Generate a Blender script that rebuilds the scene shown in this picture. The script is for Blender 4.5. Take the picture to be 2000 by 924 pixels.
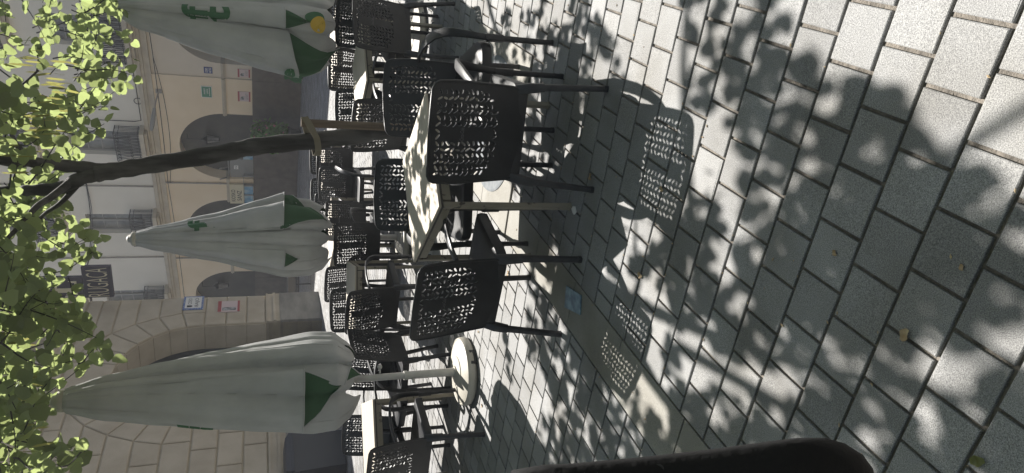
import bpy, bmesh, math, random
from mathutils import Vector, Matrix
R = math.radians
rnd = random.Random(7)
S = bpy.context.scene
for o in list(bpy.data.objects): bpy.data.objects.remove(o)
COL = S.collection

# ------------------------------------------------------------------ camera
FPX, PITCH, ROLL, H = 1350.0, R(20.0), R(0.35), 1.585
_f = Vector((0, math.cos(PITCH), -math.sin(PITCH))); _r = Vector((1, 0, 0)); _d = _f.cross(_r)
CR = math.cos(ROLL)*_r + math.sin(ROLL)*_d          # right of the upright picture
CD = -math.sin(ROLL)*_r + math.cos(ROLL)*_d         # down of the upright picture
cam = bpy.data.cameras.new('camera'); camo = bpy.data.objects.new('camera', cam); COL.objects.link(camo)
m = Matrix.Identity(4)
for i in range(3):                                  # the phone was held upright, the picture lies on its side
    m[i][0] = CD[i]; m[i][1] = CR[i]; m[i][2] = -_f[i]
m.translation = Vector((0, 0, H))
camo.matrix_world = m
cam.sensor_fit = 'HORIZONTAL'; cam.sensor_width = 36.0; cam.lens = 36.0*FPX/2000.0
cam.clip_start = 0.02; cam.clip_end = 500
S.camera = camo

def ray(x, y):                                      # photo pixel (2000x924) -> direction
    return ((924-y)-462)/FPX*CR + (x-1000)/FPX*CD + _f
def atz(x, y, z):
    d = ray(x, y); return Vector((0, 0, H)) + d*((z-H)/d.z)
def atY(x, y, Y):
    d = ray(x, y); return Vector((0, 0, H)) + d*(Y/d.y)
def project(p):                                     # -> photo pixel
    q = Vector(p) - Vector((0, 0, H)); zc = q.dot(_f)
    if zc < 0.05: return None
    return 1000+FPX*q.dot(CD)/zc, 924-(462+FPX*q.dot(CR)/zc)

# ------------------------------------------------------------------ light
SUN_EL, SUN_AZ = R(49.2), R(18)                       # azimuth from +Y towards +X
SUND = Vector((math.sin(SUN_AZ)*math.cos(SUN_EL), math.cos(SUN_AZ)*math.cos(SUN_EL), math.sin(SUN_EL)))
w = bpy.data.worlds.new('World'); S.world = w; w.use_nodes = True
nt = w.node_tree; bg = nt.nodes['Background']
sky = nt.nodes.new('ShaderNodeTexSky'); sky.sky_type = 'NISHITA'; sky.sun_disc = False
sky.sun_elevation = SUN_EL; sky.sun_rotation = SUN_AZ; sky.air_density = 1.0; sky.dust_density = 0.8
hs = nt.nodes.new('ShaderNodeHueSaturation'); hs.inputs['Saturation'].default_value = 0.75; hs.inputs['Value'].default_value = 0.75
nt.links.new(sky.outputs[0], hs.inputs['Color']); nt.links.new(hs.outputs[0], bg.inputs[0]); bg.inputs[1].default_value = 0.05
sl = bpy.data.lights.new('sun', 'SUN'); sl.energy = 5.0; sl.angle = R(0.53); sl.color = (1.0, 0.955, 0.89)
so = bpy.data.objects.new('sun', sl); COL.objects.link(so)
so.rotation_euler = SUND.to_track_quat('Z', 'Y').to_euler(); so.location = SUND*40
S.view_settings.view_transform = 'Standard'; S.view_settings.look = 'None'
S.view_settings.exposure = 1.28; S.view_settings.gamma = 1.0; S.view_settings.use_curve_mapping = False
S.cycles.max_bounces = 6; S.cycles.diffuse_bounces = 4; S.cycles.transparent_max_bounces = 8

# ------------------------------------------------------------------ materials
def nodes(name):
    mt = bpy.data.materials.new(name); mt.use_nodes = True
    t = mt.node_tree; return mt, t, t.nodes['Principled BSDF']
def pmat(name, col, rough=0.6, col2=None, scale=8.0, detail=6.0, bump=0.0, bscale=60.0, metal=0.0, spec=0.5,
         lo=0.35, hi=0.65, island=0.0, stretch=None):
    mt, t, b = nodes(name); L = t.links
    b.inputs['Roughness'].default_value = rough; b.inputs['Metallic'].default_value = metal
    b.inputs['Specular IOR Level'].default_value = spec
    tc = t.nodes.new('ShaderNodeTexCoord'); vec = tc.outputs['Object']
    if stretch:
        mp = t.nodes.new('ShaderNodeMapping'); mp.inputs['Scale'].default_value = stretch
        L.new(vec, mp.inputs[0]); vec = mp.outputs[0]
    out = None
    if col2:
        n = t.nodes.new('ShaderNodeTexNoise'); n.inputs['Scale'].default_value = scale; n.inputs['Detail'].default_value = detail
        L.new(vec, n.inputs['Vector'])
        r = t.nodes.new('ShaderNodeValToRGB'); r.color_ramp.elements[0].position = lo; r.color_ramp.elements[1].position = hi
        r.color_ramp.elements[0].color = (*col, 1); r.color_ramp.elements[1].color = (*col2, 1)
        L.new(n.outputs['Fac'], r.inputs[0]); out = r.outputs[0]
    if island:
        g = t.nodes.new('ShaderNodeNewGeometry')
        mr = t.nodes.new('ShaderNodeMapRange'); mr.inputs[3].default_value = 1-island; mr.inputs[4].default_value = 1+island
        L.new(g.outputs['Random Per Island'], mr.inputs[0])
        mx = t.nodes.new('ShaderNodeMix'); mx.data_type = 'RGBA'; mx.blend_type = 'MULTIPLY'; mx.inputs[0].default_value = 1
        if out: L.new(out, mx.inputs[6])
        else: mx.inputs[6].default_value = (*col, 1)
        L.new(mr.outputs[0], mx.inputs[7]); out = mx.outputs[2]
    if out: L.new(out, b.inputs['Base Color'])
    else: b.inputs['Base Color'].default_value = (*col, 1)
    if bump:
        n2 = t.nodes.new('ShaderNodeTexNoise'); n2.inputs['Scale'].default_value = bscale; n2.inputs['Detail'].default_value = 5
        L.new(vec, n2.inputs['Vector'])
        bp = t.nodes.new('ShaderNodeBump'); bp.inputs['Strength'].default_value = bump; bp.inputs['Distance'].default_value = 0.01
        L.new(n2.outputs['Fac'], bp.inputs['Height']); L.new(bp.outputs[0], b.inputs['Normal'])
    return mt

def granite(name, a, bcol, isl):
    mt, t, b = nodes(name); L = t.links
    b.inputs['Roughness'].default_value = 0.75; b.inputs['Specular IOR Level'].default_value = 0.35
    tc = t.nodes.new('ShaderNodeTexCoord')
    n = t.nodes.new('ShaderNodeTexNoise'); n.inputs['Scale'].default_value = 330; n.inputs['Detail'].default_value = 3; n.inputs['Roughness'].default_value = 0.75
    n2 = t.nodes.new('ShaderNodeTexNoise'); n2.inputs['Scale'].default_value = 2.3; n2.inputs['Detail'].default_value = 6
    L.new(tc.outputs['Object'], n.inputs['Vector']); L.new(tc.outputs['Object'], n2.inputs['Vector'])
    r = t.nodes.new('ShaderNodeValToRGB'); e = r.color_ramp.elements
    e[0].position = 0.33; e[0].color = (*[c*0.42 for c in a], 1); e[1].position = 0.68; e[1].color = (*bcol, 1)
    k = e.new(0.47); k.color = (*a, 1)
    L.new(n.outputs['Fac'], r.inputs[0])
    r2 = t.nodes.new('ShaderNodeValToRGB'); r2.color_ramp.elements[0].position = 0.32; r2.color_ramp.elements[1].position = 0.6
    r2.color_ramp.elements[0].color = (0.72, 0.70, 0.66, 1); r2.color_ramp.elements[1].color = (1, 1, 1, 1)
    L.new(n2.outputs['Fac'], r2.inputs[0])
    g = t.nodes.new('ShaderNodeNewGeometry')
    mr = t.nodes.new('ShaderNodeMapRange'); mr.inputs[3].default_value = 1-isl; mr.inputs[4].default_value = 1+isl
    L.new(g.outputs['Random Per Island'], mr.inputs[0])
    mx = t.nodes.new('ShaderNodeMix'); mx.data_type = 'RGBA'; mx.blend_type = 'MULTIPLY'; mx.inputs[0].default_value = 1
    L.new(r.outputs[0], mx.inputs[6]); L.new(r2.outputs[0], mx.inputs[7])
    mx2 = t.nodes.new('ShaderNodeMix'); mx2.data_type = 'RGBA'; mx2.blend_type = 'MULTIPLY'; mx2.inputs[0].default_value = 1
    L.new(mx.outputs[2], mx2.inputs[6]); L.new(mr.outputs[0], mx2.inputs[7])
    L.new(mx2.outputs[2], b.inputs['Base Color'])
    bp = t.nodes.new('ShaderNodeBump'); bp.inputs['Strength'].default_value = 0.35; bp.inputs['Distance'].default_value = 0.004
    L.new(n.outputs['Fac'], bp.inputs['Height']); L.new(bp.outputs[0], b.inputs['Normal'])
    return mt

def leafmat(name, dif, trans, amount=0.55):
    mt = bpy.data.materials.new(name); mt.use_nodes = True; t = mt.node_tree; L = t.links
    t.nodes.remove(t.nodes['Principled BSDF']); out = t.nodes['Material Output']
    g = t.nodes.new('ShaderNodeNewGeometry')
    def ramp(c, lo, hi):
        r = t.nodes.new('ShaderNodeValToRGB')
        r.color_ramp.elements[0].color = (*[k*lo for k in c], 1); r.color_ramp.elements[1].color = (*[k*hi for k in c], 1)
        L.new(g.outputs['Random Per Island'], r.inputs[0]); return r
    d = t.nodes.new('ShaderNodeBsdfDiffuse'); tr = t.nodes.new('ShaderNodeBsdfTranslucent'); gl = t.nodes.new('ShaderNodeBsdfGlossy')
    gl.inputs['Roughness'].default_value = 0.4; gl.inputs['Color'].default_value = (0.6, 0.65, 0.6, 1)
    L.new(ramp(dif, 0.6, 1.3).outputs[0], d.inputs[0]); L.new(ramp(trans, 0.65, 1.25).outputs[0], tr.inputs[0])
    m1 = t.nodes.new('ShaderNodeMixShader'); m1.inputs[0].default_value = amount
    L.new(d.outputs[0], m1.inputs[1]); L.new(tr.outputs[0], m1.inputs[2])
    m2 = t.nodes.new('ShaderNodeMixShader'); m2.inputs[0].default_value = 0.05
    L.new(m1.outputs[0], m2.inputs[1]); L.new(gl.outputs[0], m2.inputs[2]); L.new(m2.outputs[0], out.inputs[0])
    return mt

def clothmat(name, col, trans, col2=None):
    mt = bpy.data.materials.new(name); mt.use_nodes = True; t = mt.node_tree; L = t.links
    b = t.nodes['Principled BSDF']; out = t.nodes['Material Output']
    b.inputs['Roughness'].default_value = 0.8; b.inputs['Base Color'].default_value = (*col, 1); b.inputs['Specular IOR Level'].default_value = 0.2
    tc = t.nodes.new('ShaderNodeTexCoord')
    n = t.nodes.new('ShaderNodeTexNoise'); n.inputs['Scale'].default_value = 5; n.inputs['Detail'].default_value = 5
    L.new(tc.outputs['Object'], n.inputs['Vector'])
    r = t.nodes.new('ShaderNodeValToRGB'); r.color_ramp.elements[0].position = 0.3; r.color_ramp.elements[1].position = 0.7
    r.color_ramp.elements[0].color = (*[c*0.82 for c in col], 1); r.color_ramp.elements[1].color = (*col, 1)
    L.new(n.outputs['Fac'], r.inputs[0]); L.new(r.outputs[0], b.inputs['Base Color'])
    n3 = t.nodes.new('ShaderNodeTexNoise'); n3.inputs['Scale'].default_value = 9; n3.inputs['Detail'].default_value = 4
    mp = t.nodes.new('ShaderNodeMapping'); mp.inputs['Scale'].default_value = (1, 1, 0.25)
    L.new(tc.outputs['Object'], mp.inputs[0]); L.new(mp.outputs[0], n3.inputs['Vector'])
    bp = t.nodes.new('ShaderNodeBump'); bp.inputs['Strength'].default_value = 0.5; bp.inputs['Distance'].default_value = 0.035
    L.new(n3.outputs['Fac'], bp.inputs['Height']); L.new(bp.outputs[0], b.inputs['Normal'])
    tr = t.nodes.new('ShaderNodeBsdfTranslucent'); tr.inputs[0].default_value = (*col, 1)
    mx = t.nodes.new('ShaderNodeMixShader'); mx.inputs[0].default_value = trans
    L.new(b.outputs[0], mx.inputs[1]); L.new(tr.outputs[0], mx.inputs[2]); L.new(mx.outputs[0], out.inputs[0])
    return mt

M = {}
M['paver'] = granite('granite_paver', (0.215, 0.215, 0.217), (0.40, 0.40, 0.395), 0.17)
M['slab'] = granite('smooth_slab', (0.26, 0.252, 0.23), (0.35, 0.337, 0.305), 0.05)
M['mortar'] = pmat('joint_mortar', (0.10, 0.09, 0.078), 0.95, (0.20, 0.178, 0.152), 35, bump=0.8, bscale=120)
M['resin'] = pmat('anthracite_resin', (0.014, 0.015, 0.017), 0.42, (0.021, 0.022, 0.025), 14, bump=0.05, bscale=220, spec=0.4)
M['leg'] = pmat('dark_leg_resin', (0.016, 0.017, 0.02), 0.45, (0.03, 0.03, 0.034), 20, spec=0.45)
M['logo'] = pmat('grey_logo_print', (0.10, 0.10, 0.105), 0.6)
M['top'] = pmat('pale_laminate', (0.36, 0.32, 0.26), 0.6, (0.43, 0.385, 0.315), 6, stretch=(1, 9, 1), bump=0.04, bscale=40)
M['edge'] = pmat('dark_table_edge', (0.05, 0.045, 0.04), 0.6)
M['frame'] = pmat('worn_cream_metal', (0.23, 0.205, 0.16), 0.5, (0.06, 0.05, 0.042), 22, lo=0.60, hi=0.66, bump=0.1)
M['white'] = pmat('white_plastic', (0.40, 0.38, 0.33), 0.5, (0.33, 0.31, 0.265), 7, bump=0.08, bscale=60)
M['pole'] = pmat('grey_painted_pole', (0.46, 0.45, 0.42), 0.45, (0.38, 0.37, 0.345), 14)
M['cloth'] = clothmat('off_white_canvas', (0.43, 0.435, 0.43), 0.06)
M['green'] = clothmat('green_canvas', (0.07, 0.135, 0.08), 0.22)
M['gprint'] = pmat('green_print', (0.04, 0.115, 0.055), 0.7)
M['yprint'] = pmat('yellow_print', (0.50, 0.34, 0.05), 0.7)
M['bark'] = pmat('dark_bark', (0.028, 0.027, 0.026), 0.9, (0.075, 0.073, 0.07), 9, bump=1.0, bscale=22, stretch=(1.6, 1.6, 0.3), lo=0.42, hi=0.62)
M['stake'] = pmat('weathered_stake', (0.085, 0.062, 0.044), 0.85, (0.15, 0.115, 0.085), 6, bump=0.4, bscale=30, stretch=(6, 6, 0.6))
M['strap'] = pmat('worn_rubber_strap', (0.16, 0.14, 0.10), 0.7)
M['leaf'] = leafmat('judas_leaf', (0.10, 0.13, 0.075), (0.36, 0.43, 0.165), 0.5)
M['pod'] = leafmat('judas_pod', (0.16, 0.17, 0.06), (0.46, 0.44, 0.14), 0.45)
M['shrub'] = leafmat('shrub_leaf', (0.10, 0.21, 0.06), (0.16, 0.28, 0.06), 0.35)
M['flower'] = pmat('pink_flower', (0.42, 0.16, 0.17), 0.7)
M['beige'] = pmat('beige_render', (0.70, 0.575, 0.41), 0.9, (0.76, 0.635, 0.475), 0.7, bump=0.15, bscale=25)
M['beige2'] = pmat('grey_beige_render', (0.60, 0.53, 0.43), 0.9, (0.66, 0.585, 0.48), 0.8, bump=0.15, bscale=25)
M['upper'] = pmat('pale_grey_render', (0.66, 0.63, 0.56), 0.9, (0.71, 0.68, 0.61), 0.6, bump=0.1, bscale=25)
M['plinth'] = pmat('dark_stone_plinth', (0.085, 0.072, 0.062), 0.6, (0.12, 0.10, 0.085), 3, bump=0.1)
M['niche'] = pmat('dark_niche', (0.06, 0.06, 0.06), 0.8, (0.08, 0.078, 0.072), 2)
M['mould'] = pmat('stone_moulding', (0.50, 0.45, 0.36), 0.85, (0.43, 0.38, 0.31), 3)
M['iron'] = pmat('black_iron', (0.02, 0.02, 0.022), 0.5, metal=0.3)
M['cable'] = pmat('black_cable', (0.02, 0.02, 0.02), 0.7)
M['pipe'] = pmat('grey_pipe', (0.30, 0.28, 0.25), 0.6)
M['wframe'] = pmat('grey_window_frame', (0.25, 0.25, 0.24), 0.6)
M['glass'] = pmat('window_glass', (0.09, 0.095, 0.10), 0.15, (0.22, 0.22, 0.21), 2.2, spec=0.6)
M['stone'] = pmat('rusticated_stone', (0.39, 0.335, 0.255), 0.95, (0.48, 0.42, 0.33), 1.6, bump=0.7, bscale=55, island=0.06)
M['joint'] = pmat('tan_joint', (0.40, 0.345, 0.245), 0.95, (0.34, 0.29, 0.21), 4)
M['nplinth'] = pmat('grey_plinth_stone', (0.26, 0.245, 0.215), 0.85, (0.17, 0.16, 0.145), 1.5, bump=0.15, stretch=(1, 1, 3))
M['door'] = pmat('blue_grey_door', (0.07, 0.076, 0.085), 0.6, (0.09, 0.096, 0.10), 3)
M['dark'] = pmat('dark_interior', (0.05, 0.05, 0.05), 0.8)
M['signwhite'] = pmat('sign_white', (0.70, 0.69, 0.66), 0.5)
M['signblue'] = pmat('sign_blue', (0.10, 0.16, 0.36), 0.5, (0.45, 0.5, 0.6), 46, lo=0.55, hi=0.6)
M['blue'] = pmat('deep_blue', (0.055, 0.075, 0.21), 0.5)
M['red'] = pmat('sign_red', (0.36, 0.075, 0.08), 0.5)
M['sgreen'] = pmat('sign_green', (0.045, 0.21, 0.125), 0.5)
M['ink'] = pmat('dark_ink', (0.035, 0.035, 0.045), 0.6)
M['photo'] = pmat('grey_photo_print', (0.05, 0.05, 0.055), 0.5, (0.45, 0.45, 0.45), 9)
M['pinkpaper'] = pmat('pink_paper', (0.58, 0.47, 0.46), 0.6)
M['purple'] = pmat('dark_purple_panel', (0.035, 0.03, 0.05), 0.5)
M['cream'] = pmat('cream_letter', (0.58, 0.53, 0.38), 0.6)
M['cyan'] = pmat('blue_poster', (0.10, 0.26, 0.42), 0.4, (0.32, 0.45, 0.52), 4)
M['bag'] = pmat('black_leather', (0.010, 0.010, 0.011), 0.8, (0.014, 0.014, 0.015), 10, bump=0.15, bscale=150, spec=0.15)
M['metal'] = pmat('dull_metal', (0.05, 0.05, 0.052), 0.35, metal=0.9)
M['cover'] = pmat('grey_cover', (0.17, 0.185, 0.20), 0.9, (0.23, 0.24, 0.25), 18, bump=0.1, spec=0.08)
M['plate'] = pmat('blue_grey_plate', (0.06, 0.12, 0.17), 0.35, (0.20, 0.32, 0.38), 22, detail=8, spec=0.6, bump=0.5, bscale=25)
M['dry'] = pmat('dry_leaf', (0.30, 0.20, 0.11), 0.8, (0.45, 0.36, 0.22), 30)
M['navy'] = pmat('dark_navy_plastic', (0.03, 0.034, 0.045), 0.5)
M['paper'] = pmat('white_paper', (0.62, 0.61, 0.58), 0.8)

# ------------------------------------------------------------------ mesh helpers
class MB:
    def __init__(s): s.v = []; s.f = []; s.mi = []
    def add(s, vs, fs, mi=0):
        n = len(s.v); s.v += [tuple(p) for p in vs]; s.f += [tuple(i+n for i in f) for f in fs]; s.mi += [mi]*len(fs)
    def box(s, c, d, rot=None, mi=0, bev=0.0):
        hx, hy, hz = d[0]/2, d[1]/2, d[2]/2
        if bev > 0:
            bm = bmesh.new(); bmesh.ops.create_cube(bm, size=1)
            for v in bm.verts: v.co = Vector((v.co.x*d[0], v.co.y*d[1], v.co.z*d[2]))
            bmesh.ops.bevel(bm, geom=bm.edges[:], offset=bev, segments=2, affect='EDGES', profile=0.5)
            bm.verts.index_update()
            vs = [v.co.copy() for v in bm.verts]; fs = [[v.index for v in f.verts] for f in bm.faces]; bm.free()
        else:
            vs = [Vector((x, y, z)) for x in (-hx, hx) for y in (-hy, hy) for z in (-hz, hz)]
            fs = [(0, 1, 3, 2), (4, 6, 7, 5), (0, 4, 5, 1), (2, 3, 7, 6), (0, 2, 6, 4), (1, 5, 7, 3)]
        if rot is not None: vs = [rot @ v for v in vs]
        s.add([v+Vector(c) for v in vs], fs, mi)
    def loft(s, rings, cap0=True, cap1=True, mi=0, closed=True):
        n = len(rings[0]); vs = [p for r in rings for p in r]; fs = []
        for i in range(len(rings)-1):
            for j in range(n if closed else n-1):
                k = (j+1) % n
                fs.append((i*n+j, i*n+k, (i+1)*n+k, (i+1)*n+j))
        if cap0: fs.append(tuple(reversed(range(n))))
        if cap1: fs.append(tuple((len(rings)-1)*n+j for j in range(n)))
        s.add(vs, fs, mi)
    def tube(s, pts, rad, seg=8, cap=True, mi=0, sect=None, up=None):
        """sweep; rad: float or list; sect: list of (w, t) for a flat rounded-rectangle section"""
        pts = [Vector(p) for p in pts]; rings = []; prev = None
        for i, p in enumerate(pts):
            a = pts[max(i-1, 0)]; b = pts[min(i+1, len(pts)-1)]; t = (b-a).normalized()
            if up is not None:
                u = Vector(up) - t*Vector(up).dot(t); u.normalize()
            elif prev is None:
                u = t.orthogonal().normalized()
            else:
                u = prev - t*prev.dot(t); u.normalize()
            prev = u; v = t.cross(u)
            if sect:
                wd, th = sect[i] if isinstance(sect, list) else sect
                ring = []
                for q in range(12):
                    an = 2*math.pi*q/12; cx, sx = math.cos(an), math.sin(an)
                    e = 0.55
                    ring.append(p + u*(math.copysign(abs(cx)**e, cx)*wd/2) + v*(math.copysign(abs(sx)**e, sx)*th/2))
            else:
                r = rad[i] if isinstance(rad, (list, tuple)) else rad
                ring = [p + u*(r*math.cos(2*math.pi*q/seg)) + v*(r*math.sin(2*math.pi*q/seg)) for q in range(seg)]
            rings.append(ring)
        s.loft(rings, cap, cap, mi)
    def lathe(s, prof, seg=24, c=(0, 0, 0), mi=0, cap0=True, cap1=True):
        rings = [[(c[0]+r*math.cos(2*math.pi*q/seg), c[1]+r*math.sin(2*math.pi*q/seg), c[2]+z) for q in range(seg)] for r, z in prof]
        s.loft(rings, cap0, cap1, mi)
    def prism(s, poly, fmap, d0, d1, mi=0):
        """poly 2D ccw, fmap(u, v, d) -> 3D"""
        n = len(poly); vs = [fmap(u, v, d0) for u, v in poly] + [fmap(u, v, d1) for u, v in poly]
        fs = [tuple(reversed(range(n))), tuple(range(n, 2*n))] + [(i, (i+1) % n, n+(i+1) % n, n+i) for i in range(n)]
        s.add(vs, fs, mi)
    def build(s, name, mats, parent=None, smooth=False, auto=None):
        me = bpy.data.meshes.new(name); me.from_pydata([tuple(v) for v in s.v], [], s.f)
        if not isinstance(mats, (list, tuple)): mats = [mats]
        for mt in mats: me.materials.append(mt)
        if len(mats) > 1: me.polygons.foreach_set('material_index', s.mi)
        if smooth: me.polygons.foreach_set('use_smooth', [True]*len(me.polygons))
        me.update()
        o = bpy.data.objects.new(name, me); COL.objects.link(o)
        if auto is not None:
            me.set_sharp_from_angle(angle=auto)
        if parent: o.parent = parent
        return o
def fixn(o):
    bm = bmesh.new(); bm.from_mesh(o.data); bmesh.ops.recalc_face_normals(bm, faces=bm.faces[:]); bm.to_mesh(o.data); bm.free(); return o
def thing(name, label, cat, loc=(0, 0, 0), rz=0.0, group=None):
    o = bpy.data.objects.new(name, None); COL.objects.link(o); o.location = loc; o.rotation_euler = (0, 0, rz)
    o.empty_display_size = 0.1
    tag(o, label, cat, group); return o
def tag(o, label, cat, group=None):
    o['label'] = label; o['category'] = cat
    if group: o['group'] = group
    return o
def struct(o): o['kind'] = 'structure'; return o
def dup(root, loc, rz, label, group):
    r = root.copy(); COL.objects.link(r); r.location = loc; r.rotation_euler = (0, 0, rz); r['label'] = label; r['group'] = group
    for ch in list(root.children):
        c = ch.copy(); COL.objects.link(c); c.parent = r
        for g in list(ch.children):
            d = g.copy(); COL.objects.link(d); d.parent = c
    return r
_txt = {}
def text_mesh(txt, size, sub=0.0, bold=0.0, shear=0.0):
    """flat triangulated text, lower-left origin, returns verts(2D), faces, width, height"""
    key = (txt, size, sub, bold, shear)
    if key in _txt: return _txt[key]
    cu = bpy.data.curves.new('lettering', 'FONT'); cu.body = txt; cu.size = size; cu.offset = bold; cu.shear = shear; cu.resolution_u = 3
    o = bpy.data.objects.new('lettering', cu); COL.objects.link(o)
    dg = bpy.context.evaluated_depsgraph_get(); dg.update()
    me = bpy.data.meshes.new_from_object(o.evaluated_get(dg))
    bm = bmesh.new(); bm.from_mesh(me)
    bmesh.ops.triangulate(bm, faces=bm.faces[:])
    if sub:
        for _ in range(4):
            es = [e for e in bm.edges if e.calc_length() > sub]
            if not es: break
            bmesh.ops.subdivide_edges(bm, edges=es, cuts=1); bmesh.ops.triangulate(bm, faces=bm.faces[:])
    bm.verts.index_update()
    vs = [(v.co.x, v.co.y) for v in bm.verts]; fs = [[v.index for v in f.verts] for f in bm.faces]; bm.free()
    bpy.data.objects.remove(o); bpy.data.curves.remove(cu); bpy.data.meshes.remove(me)
    x0 = min(v[0] for v in vs); y0 = min(v[1] for v in vs)
    vs = [(a-x0, b-y0) for a, b in vs]
    _txt[key] = (vs, fs, max(v[0] for v in vs), max(v[1] for v in vs)); return _txt[key]
def put_text(mb, txt, fmap, cx, cy, wid, hei, d, bold=0.0, mi=0, sub=0.0, shear=0.0):
    """centre text in a wid x hei box; fmap(u, v, d)"""
    vs, fs, w0, h0 = text_mesh(txt, 1.0, sub, bold, shear)
    mb.add([fmap(cx+(a/w0-0.5)*wid, cy+(b/h0-0.5)*hei, d) for a, b in vs], fs, mi)

# ------------------------------------------------------------------ ground
PSI = R(-26); GM = Vector((math.cos(PSI), math.sin(PSI))); GN = Vector((-math.sin(PSI), math.cos(PSI)))
def gp(mm, nn, z=0.0): q = GM*mm + GN*nn; return (q.x, q.y, z)
gmb = MB(); gmb.add([(-150, -60, -0.012), (150, -60, -0.012), (150, 240, -0.012), (-150, 240, -0.012)], [(0, 1, 2, 3)])
struct(gmb.build('ground', M['mortar']))
tl, tw, jw = 0.172, 0.1685, 0.0115
tiles = MB(); slabs = MB()
def tile(mb, m0, m1, n0, n1, bev=0.0025, z=0.0):
    j = lambda: rnd.uniform(-0.0012, 0.0012)
    zz = z + rnd.uniform(-0.0008, 0.0008)
    o = [(m0+j(), n0+j()), (m1+j(), n0+j()), (m1+j(), n1+j()), (m0+j(), n1+j())]
    i = [(o[0][0]+bev, o[0][1]+bev), (o[1][0]-bev, o[1][1]+bev), (o[2][0]-bev, o[2][1]-bev), (o[3][0]+bev, o[3][1]-bev)]
    tz = [zz + rnd.uniform(-0.0012, 0.0012) for _ in range(4)]
    if rnd.random() < 0.3:
        c_ = rnd.randrange(4); ce = ((o[0][0]+o[2][0])/2, (o[0][1]+o[2][1])/2); kf = rnd.uniform(0.05, 0.13)
        i[c_] = (i[c_][0]+(ce[0]-i[c_][0])*kf, i[c_][1]+(ce[1]-i[c_][1])*kf)
    vs = [gp(a, b, -0.014) for a, b in o] + [gp(a, b, tz[q]-bev*0.8) for q, (a, b) in enumerate(o)] + [gp(a, b, tz[q]) for q, (a, b) in enumerate(i)]
    fs = [(8, 9, 10, 11)]
    for k in range(4):
        q = (k+1) % 4; fs += [(k, q, 4+q, 4+k), (4+k, 4+q, 8+q, 8+k)]
    mb.add(vs, fs)
BAND0, BAND1 = -1.975, -1.69
PAD = (-1.975, -0.735, 4.06, 5.25)
row = -4
while row < 200:
    n0 = 1.163 + (row+1)*tw - tw; n1 = n0 + tw
    nc = (n0+n1)/2
    off = -0.062 if (row % 2 == 0) else -0.152
    off += rnd.uniform(-0.012, 0.012)
    k0 = -110; 
    for k in range(k0, 60):
        m0 = off + k*tl; m1 = m0 + tl
        c = GM*((m0+m1)/2) + GN*nc
        if c.y < 0.2 or c.y > 33 or abs(c.x) > 2.5+0.42*c.y: continue
        lo, hi = m0+jw/2, m1-jw/2
        inpad = PAD[2] < nc < PAD[3]
        b0, b1 = (PAD[0], PAD[1]) if inpad else (BAND0, BAND1)
        if lo >= b0 and hi <= b1: continue
        segs = [(lo, hi)]
        if hi > b0 and lo < b1:
            segs = []
            if lo < b0 - 0.03: segs.append((lo, b0-jw/2))
            if hi > b1 + 0.03: segs.append((b1+jw/2, hi))
        for a, b in segs: tile(tiles, a, b, n0+jw/2, n1-jw/2)
    row += 1
pv = tiles.build('paving', M['paver']); struct(pv)
nn = -1.0
while nn < 30:
    l = 0.56
    if not (nn+l > PAD[2] and nn < PAD[3]): tile(slabs, BAND0+0.003, BAND1-0.003, nn+0.003, nn+l-0.003)
    nn += l
for a, b in ((PAD[0], -1.37), (-1.37, PAD[1])):
    for c, d in ((PAD[2], 4.65), (4.65, PAD[3])): tile(slabs, a+0.003, b-0.003, c+0.003, d-0.003)
struct(slabs.build('smooth_stone_band', M['slab']))
mb = MB()
cc = gp(-1.35, 4.62)
mb.lathe([(0.485, 0.0015), (0.485, 0.006), (0.47, 0.010), (0.2, 0.012)], 64, cc, cap0=False)
tag(mb.build('round_ground_cover', M['cover']), 'round grey flat cover set in the smooth slabs behind the nearest armchair', 'ground cover')
mb = MB()
q = [atz(*p, 0) for p in ((1108, 558), (1137, 577), (1135, 615), (1105, 600))]
mb.add([(p.x, p.y, 0.002) for p in q] + [(p.x, p.y, 0.008) for p in q], [(3, 2, 1, 0), (4, 5, 6, 7), (0, 1, 5, 4), (1, 2, 6, 5), (2, 3, 7, 6), (3, 0, 4, 7)])
tag(fixn(mb.build('square_plate', M['plate'])), 'small shiny blue-grey square plate lying on the shaded paving', 'plate')

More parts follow.
